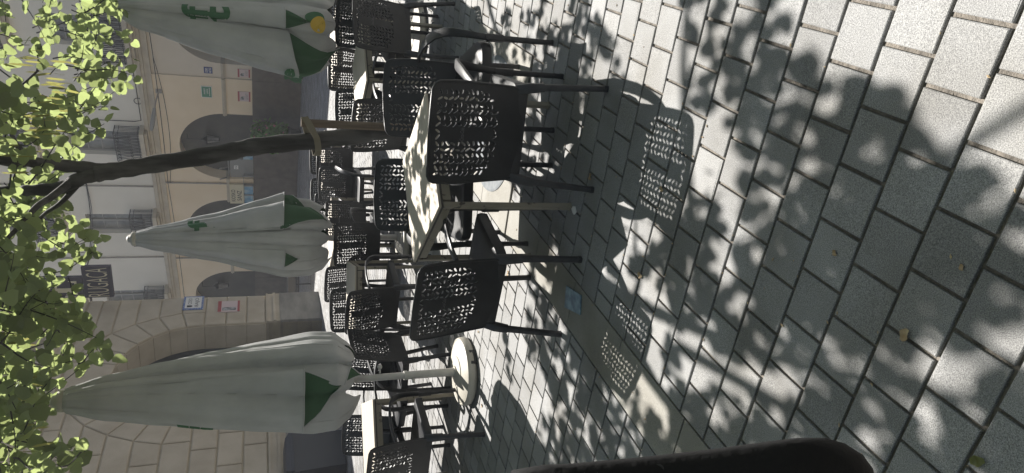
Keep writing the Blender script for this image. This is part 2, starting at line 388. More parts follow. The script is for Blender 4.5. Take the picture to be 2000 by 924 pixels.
# ------------------------------------------------------------------ far building with the arches
FA = Vector((5.918, 29.306)); FAZ = R(-43)
FD = Vector((math.sin(FAZ), math.cos(FAZ))); FN = Vector((FD.y*-1, FD.x)); 
if FN.dot(-FA) < 0: FN = -FN
def fw(s, z, d): p = FA + FD*s + FN*d; return (p.x, p.y, z)
far = thing('arcade_building', 'beige arcaded building with dark stone base, arches and iron balconies across the square', 'building', (FA.x, FA.y, 0))
far.rotation_euler = (0, 0, 0)
FO = Vector((FA.x, FA.y, 0))
def fwl(s, z, d): return tuple(Vector(fw(s, z, d)) - FO)          # local to the building's empty
ARCH = [(-2.80, 1.77), (3.07, 1.77), (7.92, 1.77), (12.9, 1.77), (17.8, 1.77)]
SPR = 2.93
def arch_wall(mb, s0, s1, z0, z1, arches, fmap, depth, mi=0, seg=28, spring=SPR):
    """wall face with round-headed openings plus their reveals"""
    cur = s0
    for c, r in arches:
        a, b = c-r, c+r
        if a > cur: mb.add([fmap(cur, z0, 0), fmap(a, z0, 0), fmap(a, z1, 0), fmap(cur, z1, 0)], [(0, 1, 2, 3)], mi)
        pts = [(c-r*math.cos(math.pi*i/seg), spring+r*math.sin(math.pi*i/seg)) for i in range(seg+1)]
        for i in range(seg):
            p, q = pts[i], pts[i+1]
            mb.add([fmap(p[0], p[1], 0), fmap(q[0], q[1], 0), fmap(q[0], z1, 0), fmap(p[0], z1, 0)], [(0, 1, 2, 3)], mi)
        full = [(a, z0)] + pts + [(b, z0)]
        for i in range(len(full)-1):
            p, q = full[i], full[i+1]
            mb.add([fmap(p[0], p[1], 0), fmap(q[0], q[1], 0), fmap(q[0], q[1], -depth), fmap(p[0], p[1], -depth)], [(0, 1, 2, 3)], mi)
        cur = b
    if cur < s1: mb.add([fmap(cur, z0, 0), fmap(s1, z0, 0), fmap(s1, z1, 0), fmap(cur, z1, 0)], [(0, 1, 2, 3)], mi)
def rect_wall(mb, s0, s1, z0, z1, rects, fmap, depth, mi=0):
    ss = sorted({s0, s1, *[r[0] for r in rects], *[r[1] for r in rects]}); zs = sorted({z0, z1, *[r[2] for r in rects], *[r[3] for r in rects]})
    for i in range(len(ss)-1):
        for j in range(len(zs)-1):
            cs, cz = (ss[i]+ss[i+1])/2, (zs[j]+zs[j+1])/2
            if any(r[0] < cs < r[1] and r[2] < cz < r[3] for r in rects): continue
            mb.add([fmap(ss[i], zs[j], 0), fmap(ss[i+1], zs[j], 0), fmap(ss[i+1], zs[j+1], 0), fmap(ss[i], zs[j+1], 0)], [(0, 1, 2, 3)], mi)
    for a, b, c, d in rects:
        for p, q in (((a, c), (b, c)), ((b, c), (b, d)), ((b, d), (a, d)), ((a, d), (a, c))):
            mb.add([fmap(p[0], p[1], 0), fmap(q[0], q[1], 0), fmap(q[0], q[1], -depth), fmap(p[0], p[1], -depth)], [(0, 1, 2, 3)], mi)
mb = MB(); arch_wall(mb, -0.40, 22, 1.86, 5.9, ARCH[1:], fwl, 0.55); fixn(mb.build('wall', M['beige'], far))
mb = MB(); arch_wall(mb, -9, -0.40, 1.86, 5.9, ARCH[:1], lambda s, z, d: fwl(s, z, d-0.07), 0.5)
mb.add([fwl(-0.40, 1.86, 0), fwl(-0.40, 5.9, 0), fwl(-0.40, 5.9, -0.07), fwl(-0.40, 1.86, -0.07)], [(0, 1, 2, 3)])
o = mb.build('wall', M['beige2'], far); o['label'] = 'greyer right hand wall'
def fbox(mb, s0, s1, z0, z1, d0, d1, mi=0):
    vs = [fwl(s, z, d) for s in (s0, s1) for z in (z0, z1) for d in (d0, d1)]
    mb.add(vs, [(0, 1, 3, 2), (4, 6, 7, 5), (0, 4, 5, 1), (2, 3, 7, 6), (0, 2, 6, 4), (1, 5, 7, 3)], mi)
mb = MB()
for i in range(-5, 13):                                            # polished base in slabs
    s = -9 + (i+5)*1.72; fbox(mb, s+0.004, s+1.716, -0.02, 1.86, -0.56, 0.03)
fixn(mb.build('stone_base', M['plinth'], far))
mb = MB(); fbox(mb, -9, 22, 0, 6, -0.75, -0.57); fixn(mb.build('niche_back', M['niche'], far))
cur = [-9] + [x for c, r in ARCH for x in (c-r, c+r)] + [22]
for i in range(0, len(cur), 2):
    mb = MB(); a, b = cur[i], cur[i+1]
    dd = -0.07 if b < 0 else 0
    aa = a-0.05 if i else a
    for z0, z1, pr in ((2.83, 2.89, 0.05), (2.89, 2.94, 0.09), (2.94, 2.98, 0.06)):
        if a < -0.4 < b:
            fbox(mb, aa, -0.405, z0, z1, -0.5, pr-0.07); fbox(mb, -0.40, b+0.05, z0, z1, -0.5, pr)
        else: fbox(mb, aa, b+0.05, z0, z1, -0.5, pr+dd)
    fixn(mb.build('impost_moulding', M['mould'], far))
mb = MB()
for z0, z1, pr in ((5.40, 5.50, 0.07), (5.50, 5.62, 0.04), (5.62, 5.72, 0.12), (5.72, 5.80, 0.20), (5.80, 5.88, 0.14)): fbox(mb, -9, 22, z0, z1, -0.05, pr)
fixn(mb.build('cornice', M['mould'], far))
WIN = [(-2.6, -1.4, 5.98, 8.55), (2.43, 3.65, 5.98, 8.65), (7.08, 8.30, 5.98, 8.73), (12.39, 13.6, 5.98, 8.7), (17.2, 18.4, 5.98, 8.7)]
WIN2 = [(a, b, 9.72, 11.9) for a, b, _, _ in WIN]
mb = MB(); rect_wall(mb, -9, 22, 5.9, 12.6, WIN+WIN2, fwl, 0.32); fixn(mb.build('upper_wall', M['upper'], far))
mb = MB(); fbox(mb, -9, 22, 12.6, 12.8, -0.4, 0.45); fbox(mb, -9, 22, 12.45, 12.6, -0.1, 0.2); fbox(mb, -9, 22, 0, 12.6, -2.0, -1.8); fixn(mb.build('roof_edge', M['mould'], far))
def window(a, b, c, d):
    mb = MB(); t = 0.07; dd = -0.24
    fbox(mb, a, a+t, c, d, dd-0.08, dd); fbox(mb, b-t, b, c, d, dd-0.08, dd); fbox(mb, a+t, b-t, d-t, d, dd-0.08, dd); fbox(mb, a+t, b-t, c, c+0.6, dd-0.08, dd-0.01)
    mid = (a+b)/2; fbox(mb, mid-0.05, mid+0.05, c+0.6, d-t, dd-0.08, dd+0.01)
    for k in (1, 2, 3): z = c+0.6+(d-c-0.6-t)*k/4; fbox(mb, a+t, mid-0.05, z-0.018, z+0.018, dd-0.06, dd-0.02); fbox(mb, mid+0.05, b-t, z-0.018, z+0.018, dd-0.06, dd-0.02)
    o = fixn(mb.build('window', M['wframe'], far))
    mb = MB(); fbox(mb, a+0.01, b-0.01, c+0.01, d-0.01, dd-0.12, dd-0.05); fixn(mb.build('pane', M['glass'], o))
def balcony(mid, zf, hw=0.92, pr=0.55, rail=0.92):
    mb = MB()
    fbox(mb, mid-hw-0.06, mid+hw+0.06, zf-0.16, zf, 0.0, pr+0.06); fbox(mb, mid-hw+0.05, mid+hw-0.05, zf-0.26, zf-0.16, 0.0, pr-0.1)
    o = fixn(mb.build('balcony', M['mould'], far))
    mb = MB()
    for z, h in ((zf+rail-0.03, 0.03), (zf+0.06, 0.02), (zf+rail-0.17, 0.016)):
        fbox(mb, mid-hw, mid+hw, z, z+h, pr-0.03, pr); fbox(mb, mid-hw, mid-hw+0.03, z, z+h, 0.0, pr-0.03); fbox(mb, mid+hw-0.03, mid+hw, z, z+h, 0.0, pr-0.03)
    n = 22
    for k in range(n+1):
        s = mid-hw+0.01+(2*hw-0.02)*k/n
        wob = [(s + 0.018*math.sin(t*9.4+(math.pi if k % 2 else 0))*(1 if 0 < k < n else 0), zf+rail*t, pr-0.015) for t in [i/7 for i in range(8)]]
        mb.tube([fwl(*p) for p in wob], 0.016, 4)
    for sd in (-1, 1):
        for k in range(6): mb.tube([fwl(mid+sd*(hw-0.015), zf, 0.04+k*0.085), fwl(mid+sd*(hw-0.015), zf+rail, 0.04+k*0.085)], 0.016, 4)
    for k in range(n//2):                                          # scrolls under the handrail and in the middle
        s = mid-hw+0.01+(2*hw-0.02)*(k*2+1)/n
        for zc, rr in ((zf+rail-0.10, 0.05), (zf+0.36, 0.045)):
            mb.tube([fwl(s+rr*math.cos(a), zc+rr*math.sin(a), pr-0.015) for a in [i*math.pi/4 for i in range(9)]], 0.010, 4)
    fixn(mb.build('railing', M['iron'], o))
for i, r_ in enumerate(WIN):
    window(*r_); balcony((r_[0]+r_[1])/2, 6.04)
for r_ in WIN2:
    window(*r_); balcony((r_[0]+r_[1])/2, 9.78, 0.8, 0.4)
for s, z0, z1 in ((5.09, 2.9, 5.4), (5.35, 5.9, 12.4), (10.0, 2.98, 5.4), (9.9, 5.9, 12.4)):
    mb = MB(); mb.tube([fwl(s, z0, 0.05), fwl(s, z1, 0.05)], 0.035, 8)
    for z in (z0+0.3, (z0+z1)/2, z1-0.3): mb.tube([fwl(s, z, 0.05), fwl(s, z+0.05, 0.05)], 0.045, 8)
    mb.build('drainpipe', M['pipe'], far)
mb = MB()
def sag(a, b, n, sg, d): return [fwl(a[0]+(b[0]-a[0])*i/n, a[1]+(b[1]-a[1])*i/n - sg*4*(i/n)*(1-i/n), d+rnd.uniform(0, 0.02)) for i in range(n+1)]
mb.tube(sag((-6, 5.35), (5.1, 5.30), 14, 0.08, 0.10), 0.013, 5); mb.tube(sag((-1.2, 5.25), (5.05, 5.22), 14, 0.22, 0.08), 0.010, 5)
mb.tube(sag((5.1, 5.3), (14, 5.25), 14, 0.05, 0.10), 0.011, 5)
mb.tube([fwl(-1.3, 5.9, 0.04), fwl(-0.9, 6.0, 0.04), fwl(0.2, 5.98, 0.04), fwl(1.8, 5.98, 0.04), fwl(1.86, 6.2, 0.04), fwl(1.86, 7.6, 0.04)], 0.016, 5)
mb.tube([fwl(0.86+0.14*math.cos(a), 5.98+0.14*math.sin(a), 0.05) for a in [i*math.pi/8 for i in range(17)]], 0.014, 5)
mb.build('wall_cable', M['cable'], far)
# lanterns hanging in the arches
def lantern(s, z, lab):
    t = thing('wall_lantern', lab, 'lantern', fw(s, z-0.45, -0.25), 0, 'lanterns in the arches')
    mb = MB()
    for k in range(6):
        a0 = k*math.pi/3
        mb.tube([(0.11*math.cos(a0), 0.11*math.sin(a0), 0), (0.19*math.cos(a0), 0.19*math.sin(a0), 0.46)], 0.012, 4)
    mb.lathe([(0.06, -0.05), (0.12, -0.02), (0.12, 0.0)], 6); mb.lathe([(0.20, 0.44), (0.215, 0.48), (0.10, 0.60), (0.04, 0.64), (0.03, 0.70), (0.005, 0.76)], 6)
    mb.tube([(0, 0, 0.74), (0, 0, 1.25)], 0.012, 5); mb.tube([(0, 0, 1.2), (FN.x*-0.35, FN.y*-0.35, 1.25)], 0.015, 5)
    mb.build('lantern_frame', M['iron'], t)
    mb = MB(); mb.lathe([(0.09, 0.01), (0.165, 0.43)], 6); mb.build('lantern_glass', M['glass'], t)
lantern(2.86, 3.65, 'black iron lantern hanging in the arch beside the tree trunk')
lantern(12.55, 3.62, 'black iron lantern hanging in the arch beside the stone gateway corner')
def plaque(name, lab, cat, s0, s1, z0, z1, mat, d=0.0, group=None, th=0.03):
    t = thing(name, lab, cat, fw((s0+s1)/2, z0, d), 0, group); T = Vector(t.location)
    def fm(u, v, dd): return tuple(Vector(fw(s1-u, z0+v, d+dd)) - T)          # u to the right as seen, v up
    mb = MB(); mb.prism([(0, 0), (s1-s0, 0), (s1-s0, z1-z0), (0, z1-z0)], fm, 0.004, th)
    fixn(mb.build('panel', mat, t)); return t, fm, s1-s0, z1-z0
t, fm, w_, h_ = plaque('street_sign', 'green sign with white border and lettering on the arcade pier', 'sign', -0.02, 0.52, 3.33, 3.73, M['signwhite'])
mb = MB(); mb.prism([(0.025, 0.025), (w_-0.025, 0.025), (w_-0.025, h_-0.025), (0.025, h_-0.025)], fm, 0.031, 0.034); fixn(mb.build('green_field', M['sgreen'], t))
mb = MB(); put_text(mb, 'PASEO', fm, 0.30, 0.275, 0.27, 0.06, 0.037, 0.02); put_text(mb, 'ULICA', fm, 0.30, 0.175, 0.24, 0.06, 0.037, 0.02)
mb.prism([(0.08, 0.085), (0.48, 0.085), (0.48, 0.105), (0.08, 0.105)], fm, 0.036, 0.038); mb.build('lettering', M['signwhite'], t)
t, fm, w_, h_ = plaque('street_sign', 'small dark blue street sign with white lettering on the grey arcade wall', 'sign', -0.84, -0.57, 3.28, 3.58, M['blue'], -0.07)
mb = MB(); put_text(mb, 'COSO', fm, w_/2, 0.21, 0.21, 0.085, 0.034, 0.02); put_text(mb, 'ALTO', fm, w_/2, 0.085, 0.21, 0.085, 0.034, 0.02); mb.build('lettering', M['signwhite'], t)
def poster(s0, s1, z0, z1, d, lab, flip=False):
    t, fm, w_, h_ = plaque('notice_board', lab, 'notice board', s0, s1, z0, z1, M['pinkpaper'], d, 'red edged notice boards')
    mb = MB()
    for a, b in ((0, 0.12*h_), (0.86*h_, h_)): mb.prism([(-0.004, a), (w_+0.004, a), (w_+0.004, b), (-0.004, b)], fm, 0.031, 0.036)
    fixn(mb.build('red_band', M['red'], t))
    mb = MB()
    mb.prism([(0.15*w_, 0.50*h_), (0.55*w_, 0.46*h_), (0.5*w_, 0.7*h_), (0.3*w_, 0.82*h_), (0.15*w_, 0.8*h_)], fm, 0.031, 0.033)
    for k in range(5): mb.prism([(0.2*w_, (0.18+0.05*k)*h_), (0.85*w_, (0.18+0.05*k)*h_), (0.85*w_, (0.195+0.05*k)*h_), (0.2*w_, (0.195+0.05*k)*h_)], fm, 0.031, 0.0325)
    fixn(mb.build('print', M['photo'], t))
poster(0.14, 0.60, 1.93, 2.40, 0.0, 'red and pink notice board low on the arcade pier under the green sign')
poster(-0.86, -0.50, 1.93, 2.38, -0.07, 'red and pink notice board below the small dark blue street sign')
# floodlight on an arm
t = thing('floodlight', 'grey floodlight on a wall arm under the cornice above the arches', 'lamp', fw(0.35, 5.2, 0))
T = Vector(t.location)
mb = MB(); mb.box(Vector(fw(0.35, 5.22, 0.03))-T, (0.14, 0.14, 0.2)); mb.tube([Vector(fw(0.35, 5.22, 0.05))-T, Vector(fw(0.50, 5.30, 0.5))-T, Vector(fw(0.75, 5.36, 1.0))-T], 0.03, 6); mb.build('arm', M['pipe'], t)
mb = MB()
a = Vector(fw(0.62, 5.33, 0.75))-T; b = Vector(fw(1.1, 5.42, 1.5))-T
mb.tube([a, a*0.7+b*0.3, a*0.2+b*0.8, b], 0, sect=[(0.10, 0.07), (0.15, 0.10), (0.17, 0.10), (0.10, 0.05)], up=(0, 0, 1)); mb.build('lamp_head', M['wframe'], t)
# kiosk front in the pier between the second and third arches
t = thing('kiosk', 'pale kiosk with painted name board and blue display windows against the arcade pier', 'kiosk', fw(5.3, 1.86, 0.0)); T = Vector(t.location)
def fk(u, v, d): return tuple(Vector(fw(6.2-u, 1.86+v, 0.06+d)) - T)
mb = MB(); mb.prism([(0, 0.42), (1.15, 0.42), (1.15, 1.0), (0, 1.0)], fk, 0.0, 0.10); fixn(mb.build('name_board', M['cream'], t))
mb = MB(); put_text(mb, 'KIOSKO', fk, 0.50, 0.85, 0.72, 0.17, 0.104, 0.01); put_text(mb, 'SANZ', fk, 0.50, 0.60, 0.62, 0.19, 0.104, 0.01); mb.build('lettering', M['ink'], t)
mb = MB()
for u in (0, 0.55, 1.11, 1.70): mb.prism([(u, 0.0), (u+0.05, 0.0), (u+0.05, 0.40), (u, 0.40)], fk, 0.0, 0.16)
mb.prism([(-0.02, 0.40), (1.78, 0.40), (1.78, 0.46 if False else 0.415), (-0.02, 0.415)], fk, 0.101, 0.18)
fixn(mb.build('window_frame', M['wframe'], t))
mb = MB(); mb.prism([(0.05, 0.02), (0.55, 0.02), (0.55, 0.39), (0.05, 0.39)], fk, 0.0, 0.12); mb.prism([(0.60, 0.02), (1.11, 0.02), (1.11, 0.39), (0.60, 0.39)], fk, 0.0, 0.12); fixn(mb.build('display_window', M['cyan'], t))
mb = MB(); mb.prism([(1.2, 0.0), (2.4, 0.0), (2.4, 0.95), (1.2, 0.95)], lambda u, v, d: fk(u, v, d-0.3), 0.0, 0.12); fixn(mb.build('side_panel', M['wframe'], t))
mb = MB(); mb.prism([(2.42, 0.02), (2.95, 0.02), (2.95, 0.40), (2.42, 0.40)], lambda u, v, d: fk(u, v, d-0.3), 0.0, 0.14); fixn(mb.build('blue_poster', M['cyan'], t))
mb = MB(); mb.prism([(1.85, 0.62), (2.05, 0.62), (2.05, 0.79), (1.85, 0.79)], lambda u, v, d: fk(u, v, d-0.18), 0.002, 0.02); fixn(mb.build('number_plate', M['signwhite'], t))
mb = MB(); put_text(mb, '15', lambda u, v, d: fk(u, v, d-0.18), 1.95, 0.705, 0.12, 0.09, 0.024, 0.02); mb.build('number', M['ink'], t)
mb = MB()
for u in (1.3, 1.9): mb.tube([fk(u, 1.0, -0.25), fk(u+0.3, 1.35, 0.25), fk(u+0.4, 1.25, 0.3)], 0.03, 5)
mb.tube([fk(1.25, 1.0, -0.2), fk(2.5, 1.02, -0.2)], 0.03, 5); mb.build('awning_frame', M['wframe'], t)

# flowering shrub against the base
def leaf_poly(mb, c, n, up, ln, wd, mi=0, cup=0.12):
    """round heart-shaped leaf, stalk end at c, lying in the plane with normal n, pointing along up"""
    n = n.normalized(); u = (up - n*up.dot(n)).normalized(); v = n.cross(u)
    sh = ((0.0, 0.0), (-0.05, 0.30), (0.18, 0.50), (0.52, 0.46), (0.84, 0.24), (1.0, 0.0), (0.84, -0.24), (0.52, -0.46), (0.18, -0.50), (-0.05, -0.30))
    crl = ((c.x*37.1+c.y*17.3+c.z*29.7) % 1.0 - 0.4)*0.5
    vs = [c + u*(a*ln) + v*(b*wd*(1+0.12*math.sin(a*9+crl*40))) + n*(cup*abs(b)*wd*2*0.4 - crl*a*a*ln*0.6) for a, b in sh]
    mid = c + u*(ln*0.5) - n*(0.02*ln)
    mb.add(vs + [mid], [(i, (i+1) % 10, 10) for i in range(10)], mi)
t = thing('flowering_shrub', 'bushy green shrub with pink flowers against the dark arcade base', 'shrub', fw(1.45, 0, 1.1)); T = Vector(t.location)
mb = MB(); fl = MB()
for k in range(1500):
    a = rnd.uniform(0, 2*math.pi); zz = rnd.uniform(0.25, 1.85)
    rr = 0.72*math.sqrt(max(0.05, 1-((zz-1.15)/0.82)**2))*(0.75+0.35*math.sin(a*3+zz*5)) * math.sqrt(rnd.uniform(0.35, 1))
    c = Vector((rr*math.cos(a), rr*math.sin(a), zz))
    n = Vector((math.cos(a), math.sin(a), 0.5)) + Vector((rnd.gauss(0, .5), rnd.gauss(0, .5), rnd.gauss(0, .5)))
    leaf_poly(mb, c, n, Vector((rnd.gauss(0, 1), rnd.gauss(0, 1), 0.6)), rnd.uniform(0.10, 0.19), rnd.uniform(0.06, 0.10))
    if k % 24 == 0: leaf_poly(fl, c*1.04, n, Vector((rnd.gauss(0, 1), rnd.gauss(0, 1), 0.3)), 0.10, 0.09)
mb.build('foliage', M['shrub'], t); fl.build('flowers', M['flower'], t)
mb = MB(); mb.lathe([(0.26, 0), (0.30, 0.03), (0.36, 0.42), (0.39, 0.44), (0.39, 0.50), (0.34, 0.50), (0.32, 0.40)], 24, cap1=True); mb.build('planter', M['dark'], t)

# ------------------------------------------------------------------ near building with the great gateway
NB = atz(622, 574, 0).to_2d(); NAZ = R(28)
ND = Vector((math.sin(NAZ), math.cos(NAZ))); NN = Vector((ND.y, -ND.x))
near = thing('gateway_building', 'stone building with rusticated blocks and a large arched gateway', 'building', (NB.x, NB.y, 0))
NO = Vector((NB.x, NB.y, 0))
def nw(s, z, d): p = NB + ND*s + NN*d; return (p.x, p.y, z)
def nwl(s, z, d): return tuple(Vector(nw(s, z, d)) - NO)
def nbox(mb, s0, s1, z0, z1, d0, d1, mi=0):
    vs = [nwl(s, z, d) for s in (s0, s1) for z in (z0, z1) for d in (d0, d1)]
    mb.add(vs, [(0, 1, 3, 2), (4, 6, 7, 5), (0, 4, 5, 1), (2, 3, 7, 6), (0, 2, 6, 4), (1, 5, 7, 3)], mi)
AC, AR, AZ0 = -3.2, 1.84, 2.98
SL = -13.0
mb = MB(); arch_wall(mb, SL, -0.02, 0.0, 7.6, [(AC, AR+0.0)], nwl, 0.75, spring=AZ0)
nbox(mb, SL, -0.02, 0, 7.6, -6.0, -5.9)
mb.add([nwl(-0.02, 0, 0), nwl(-0.02, 7.6, 0), nwl(-0.02, 7.6, -6), nwl(-0.02, 0, -6)], [(0, 1, 2, 3)])
mb.add([nwl(SL, 7.6, 0), nwl(-0.02, 7.6, 0), nwl(-0.02, 7.6, -6), nwl(SL, 7.6, -6)], [(0, 1, 2, 3)])
fixn(mb.build('wall', M['joint'], near))
def inset(poly, g):
    n = len(poly); out = []
    area = sum(poly[i][0]*poly[(i+1) % n][1]-poly[(i+1) % n][0]*poly[i][1] for i in range(n))
    if area < 0: poly = poly[::-1]
    for i in range(n):
        p0, p1, p2 = Vector(poly[i-1]), Vector(poly[i]), Vector(poly[(i+1) % n])
        e0 = (p1-p0).normalized(); e1 = (p2-p1).normalized()
        n0 = Vector((-e0.y, e0.x)); n1 = Vector((-e1.y, e1.x))
        b = n0+n1; k = b.dot(n0)
        out.append(tuple(p1 + b*(g/max(k, 0.3))))
    return out
stones = MB()
def block(poly, g=0.016, dep=0.035, bev=0.02):
    a = inset(poly, g); b = inset(a, bev); n = len(a)
    vs = [nwl(u, v, 0.001) for u, v in a] + [nwl(u, v, dep*0.6) for u, v in a] + [nwl(u, v, dep) for u, v in b]
    fs = [tuple(range(2*n, 3*n))]
    for i in range(n):
        j = (i+1) % n; fs += [(i, j, n+j, n+i), (n+i, n+j, 2*n+j, 2*n+i)]
    stones.add(vs, fs)
def split_row(s0, s1, z0, z1, off, ln=0.95):
    cur = s0; k = 0
    cuts = [s0]
    x = s1 - off
    tmp = []
    while x > s0+0.25: tmp.append(x); x -= ln
    cuts += sorted(tmp) + [s1]
    for a, b in zip(cuts[:-1], cuts[1:]):
        if b-a > 0.06: block([(a, z0), (b, z0), (b, z1), (a, z1)])
ZC = [1.46, 1.95, 2.46, 2.98]
for i in range(3):
    split_row(SL, AC-AR, ZC[i], ZC[i+1], 0.42 if i % 2 else 0.85)
    split_row(AC+AR, -0.02, ZC[i], ZC[i+1], 5)
TH = [0, 13, 26, 39, 52, 65, 78]; ZK = [2.98, 3.54, 4.08, 4.60, 5.08, 5.48, 5.80]
def P(k, sd):
    th = R(TH[k]); r = (ZK[k]-AZ0)/math.sin(th) if k else 2.42
    return (AC+sd*r*math.cos(th), ZK[k])
for sd in (-1, 1):
    for k in range(6):
        a0, a1 = R(TH[k]), R(TH[k+1])
        arc = [(AC+sd*AR*math.cos(a0+(a1-a0)*q/3), AZ0+AR*math.sin(a0+(a1-a0)*q/3)) for q in range(4)]
        p0, p1 = P(k, sd), P(k+1, sd)
        block([arc[0], p0, p1, arc[3], ((arc[1][0]+arc[2][0])/2, (arc[1][1]+arc[2][1])/2)])
        E_ = -0.02 if sd > 0 else SL
        if sd > 0:
            if min(p0[0], p1[0]) < E_-0.1: block([p0, (E_, ZK[k]), (E_, ZK[k+1]), p1])
        else:
            cut0 = min(p0[0], p1[0]) - (0.55 if k % 2 else 0.95)
            block([(cut0, ZK[k]), p0, p1, (cut0, ZK[k+1])]); split_row(SL, cut0, ZK[k], ZK[k+1], 1.0)
a0 = R(78); p0, p1 = P(6, 1), P(6, -1)
block([(AC+AR*math.cos(a0), AZ0+AR*math.sin(a0)), p0, p1, (AC-AR*math.cos(a0), AZ0+AR*math.sin(a0)), (AC, AZ0+AR)])
fixn(stones.build('stone_blocks', M['stone'], near))
rev = MB()                                                        # blocks lining the arch
ths = [(None, a, b) for a, b in ((0.0, 0.98), (1.46, 1.95), (1.95, 2.46), (2.46, 2.98))]
def rq(pa, pb):
    vs = []
    for (s, z), g in ((pa, 0.012), (pb, -0.012)): pass
    d0, d1 = -0.02, -0.73
    inn = 0.018
    ca = Vector((AC, AZ0))
    def off(p):
        v = Vector(p); q = Vector((AC, max(min(v.y, AZ0+9), 0))) if v.y < AZ0 else ca
        return v + (q-v).normalized()*inn
    A0, B0 = off(pa), off(pb); A1 = A0*0.985+B0*0.015; B1 = B0*0.985+A0*0.015
    e = (B0-A0); g = e.normalized()*0.014
    A1, B1 = A0+g, B0-g
    q = [nwl(A1.x, A1.y, d0), nwl(B1.x, B1.y, d0), nwl(B1.x, B1.y, d1), nwl(A1.x, A1.y, d1)]
    p = [nwl(pa[0], pa[1], d0), nwl(pb[0], pb[1], d0), nwl(pb[0], pb[1], d1), nwl(pa[0], pa[1], d1)]
    rev.add(q+p, [(0, 1, 2, 3), (0, 4, 5, 1), (1, 5, 6, 2), (2, 6, 7, 3), (3, 7, 4, 0)])
for sd in (-1, 1):
    for _, a, b in ths[1:]: rq((AC+sd*AR, a), (AC+sd*AR, b))
    for k in range(6):
        a0, a1 = R(TH[k]), R(TH[k+1])
        rq((AC+sd*AR*math.cos(a0), AZ0+AR*math.sin(a0)), (AC+sd*AR*math.cos(a1), AZ0+AR*math.sin(a1)))
fixn(rev.build('arch_lining', M['stone'], near))
mb = MB()
for a, b in ((SL, AC-AR), (AC+AR, 0.0)):
    nbox(mb, a, b, 0, 1.09, -0.70, 0.08)
fixn(mb.build('stone_base', M['nplinth'], near))
mb = MB()
for a, b in ((SL, AC-AR+0.0), (AC+AR, 0.0)):
    for z0, z1, pr in ((1.092, 1.20, 0.06), (1.20, 1.27, 0.09), (1.27, 1.40, 0.05), (1.40, 1.45, 0.07)): nbox(mb, a, b, z0, z1, -0.70, pr)
fixn(mb.build('base_moulding', M['stone'], near))
mb = MB()
for z0, z1, pr in ((5.84, 5.98, 0.05), (5.98, 6.10, 0.10), (6.10, 6.20, 0.18), (6.20, 6.32, 0.26), (6.32, 6.42, 0.14)): nbox(mb, SL, 0.0, z0, z1, 0.001, pr)
nbox(mb, SL, 0.12, 7.5, 7.75, -6, 0.3)
fixn(mb.build('cornice', M['mould'], near))
mb = MB(); nbox(mb, AC-AR-0.3, AC+AR+0.3, 0.0, 5.4, -1.15, -1.05); nbox(mb, AC-AR-0.3, AC-AR, 0, 5.4, -1.05, -0.76); nbox(mb, AC+AR, AC+AR+0.3, 0, 5.4, -1.05, -0.76); nbox(mb, AC-AR-0.3, AC+AR+0.3, 4.9, 5.4, -1.05, -0.76)
fixn(mb.build('gate_recess', M['door'], near))
mb = MB()
for s0, s1 in ((-3.35, -2.42), (-4.3, -3.37)):
    nbox(mb, s0, s1, 0.05, 3.55, -1.05, -0.99); nbox(mb, s0+0.12, s1-0.12, 0.3, 1.5, -0.99, -0.97); nbox(mb, s0+0.12, s1-0.12, 1.7, 3.3, -0.99, -0.97)
nbox(mb, -4.4, -2.3, 3.56, 3.70, -1.05, -0.94)
fixn(mb.build('gate', M['door'], near))
mb = MB(); nbox(mb, -2.40, -2.31, 0.0, 3.9, -1.0, -0.90); mb.tube([nwl(-2.36, 3.9, -0.9), nwl(-2.75, 3.6, -0.85)], 0.03, 5); fixn(mb.build('post', M['pipe'], near))
def nplaque(name, lab, cat, s0, s1, z0, z1, mat, group=None, th=0.03, d=0.04):
    t = thing(name, lab, cat, nw(s0, z0, d), 0, group); T = Vector(t.location)
    def fm(u, v, dd): return tuple(Vector(nw(s0+u, z0+v, d+dd)) - T)
    mb = MB(); mb.prism([(0, 0), (s1-s0, 0), (s1-s0, z1-z0), (0, z1-z0)], fm, 0.0, th); fixn(mb.build('panel', mat, t)); return t, fm, s1-s0, z1-z0
t, fm, w_, h_ = nplaque('street_sign', 'white tiled street sign with blue border on the gateway corner', 'sign', -0.66, -0.03, 3.05, 3.55, M['signblue'])
mb = MB(); mb.prism([(0.05, 0.05), (w_-0.05, 0.05), (w_-0.05, h_-0.05), (0.05, h_-0.05)], fm, 0.031, 0.036); fixn(mb.build('white_field', M['signwhite'], t))
mb = MB(); put_text(mb, 'COSO', fm, 0.37, 0.335, 0.30, 0.09, 0.039, 0.0); put_text(mb, 'BAJO', fm, 0.315, 0.155, 0.42, 0.115, 0.039, 0.0)
mb.prism([(0.09, 0.29), (0.13, 0.26), (0.17, 0.29), (0.175, 0.40), (0.085, 0.40)], fm, 0.037, 0.040); fixn(mb.build('lettering', M['ink'], t))
t, fm, w_, h_ = nplaque('notice_board', 'red edged notice board with a building photograph below the tiled street sign', 'notice board', -0.84, -0.33, 2.13, 2.68, M['pinkpaper'], 'red edged notice boards')
mb = MB()
for a, b in ((0, 0.1*h_), (0.84*h_, h_)): mb.prism([(-0.004, a), (w_+0.004, a), (w_+0.004, b), (-0.004, b)], fm, 0.031, 0.036)
fixn(mb.build('red_band', M['red'], t))
mb = MB(); mb.prism([(0.05, 0.16*h_), (0.2, 0.16*h_), (0.2, 0.8*h_), (0.05, 0.8*h_)], fm, 0.031, 0.034); fixn(mb.build('print', M['photo'], t))
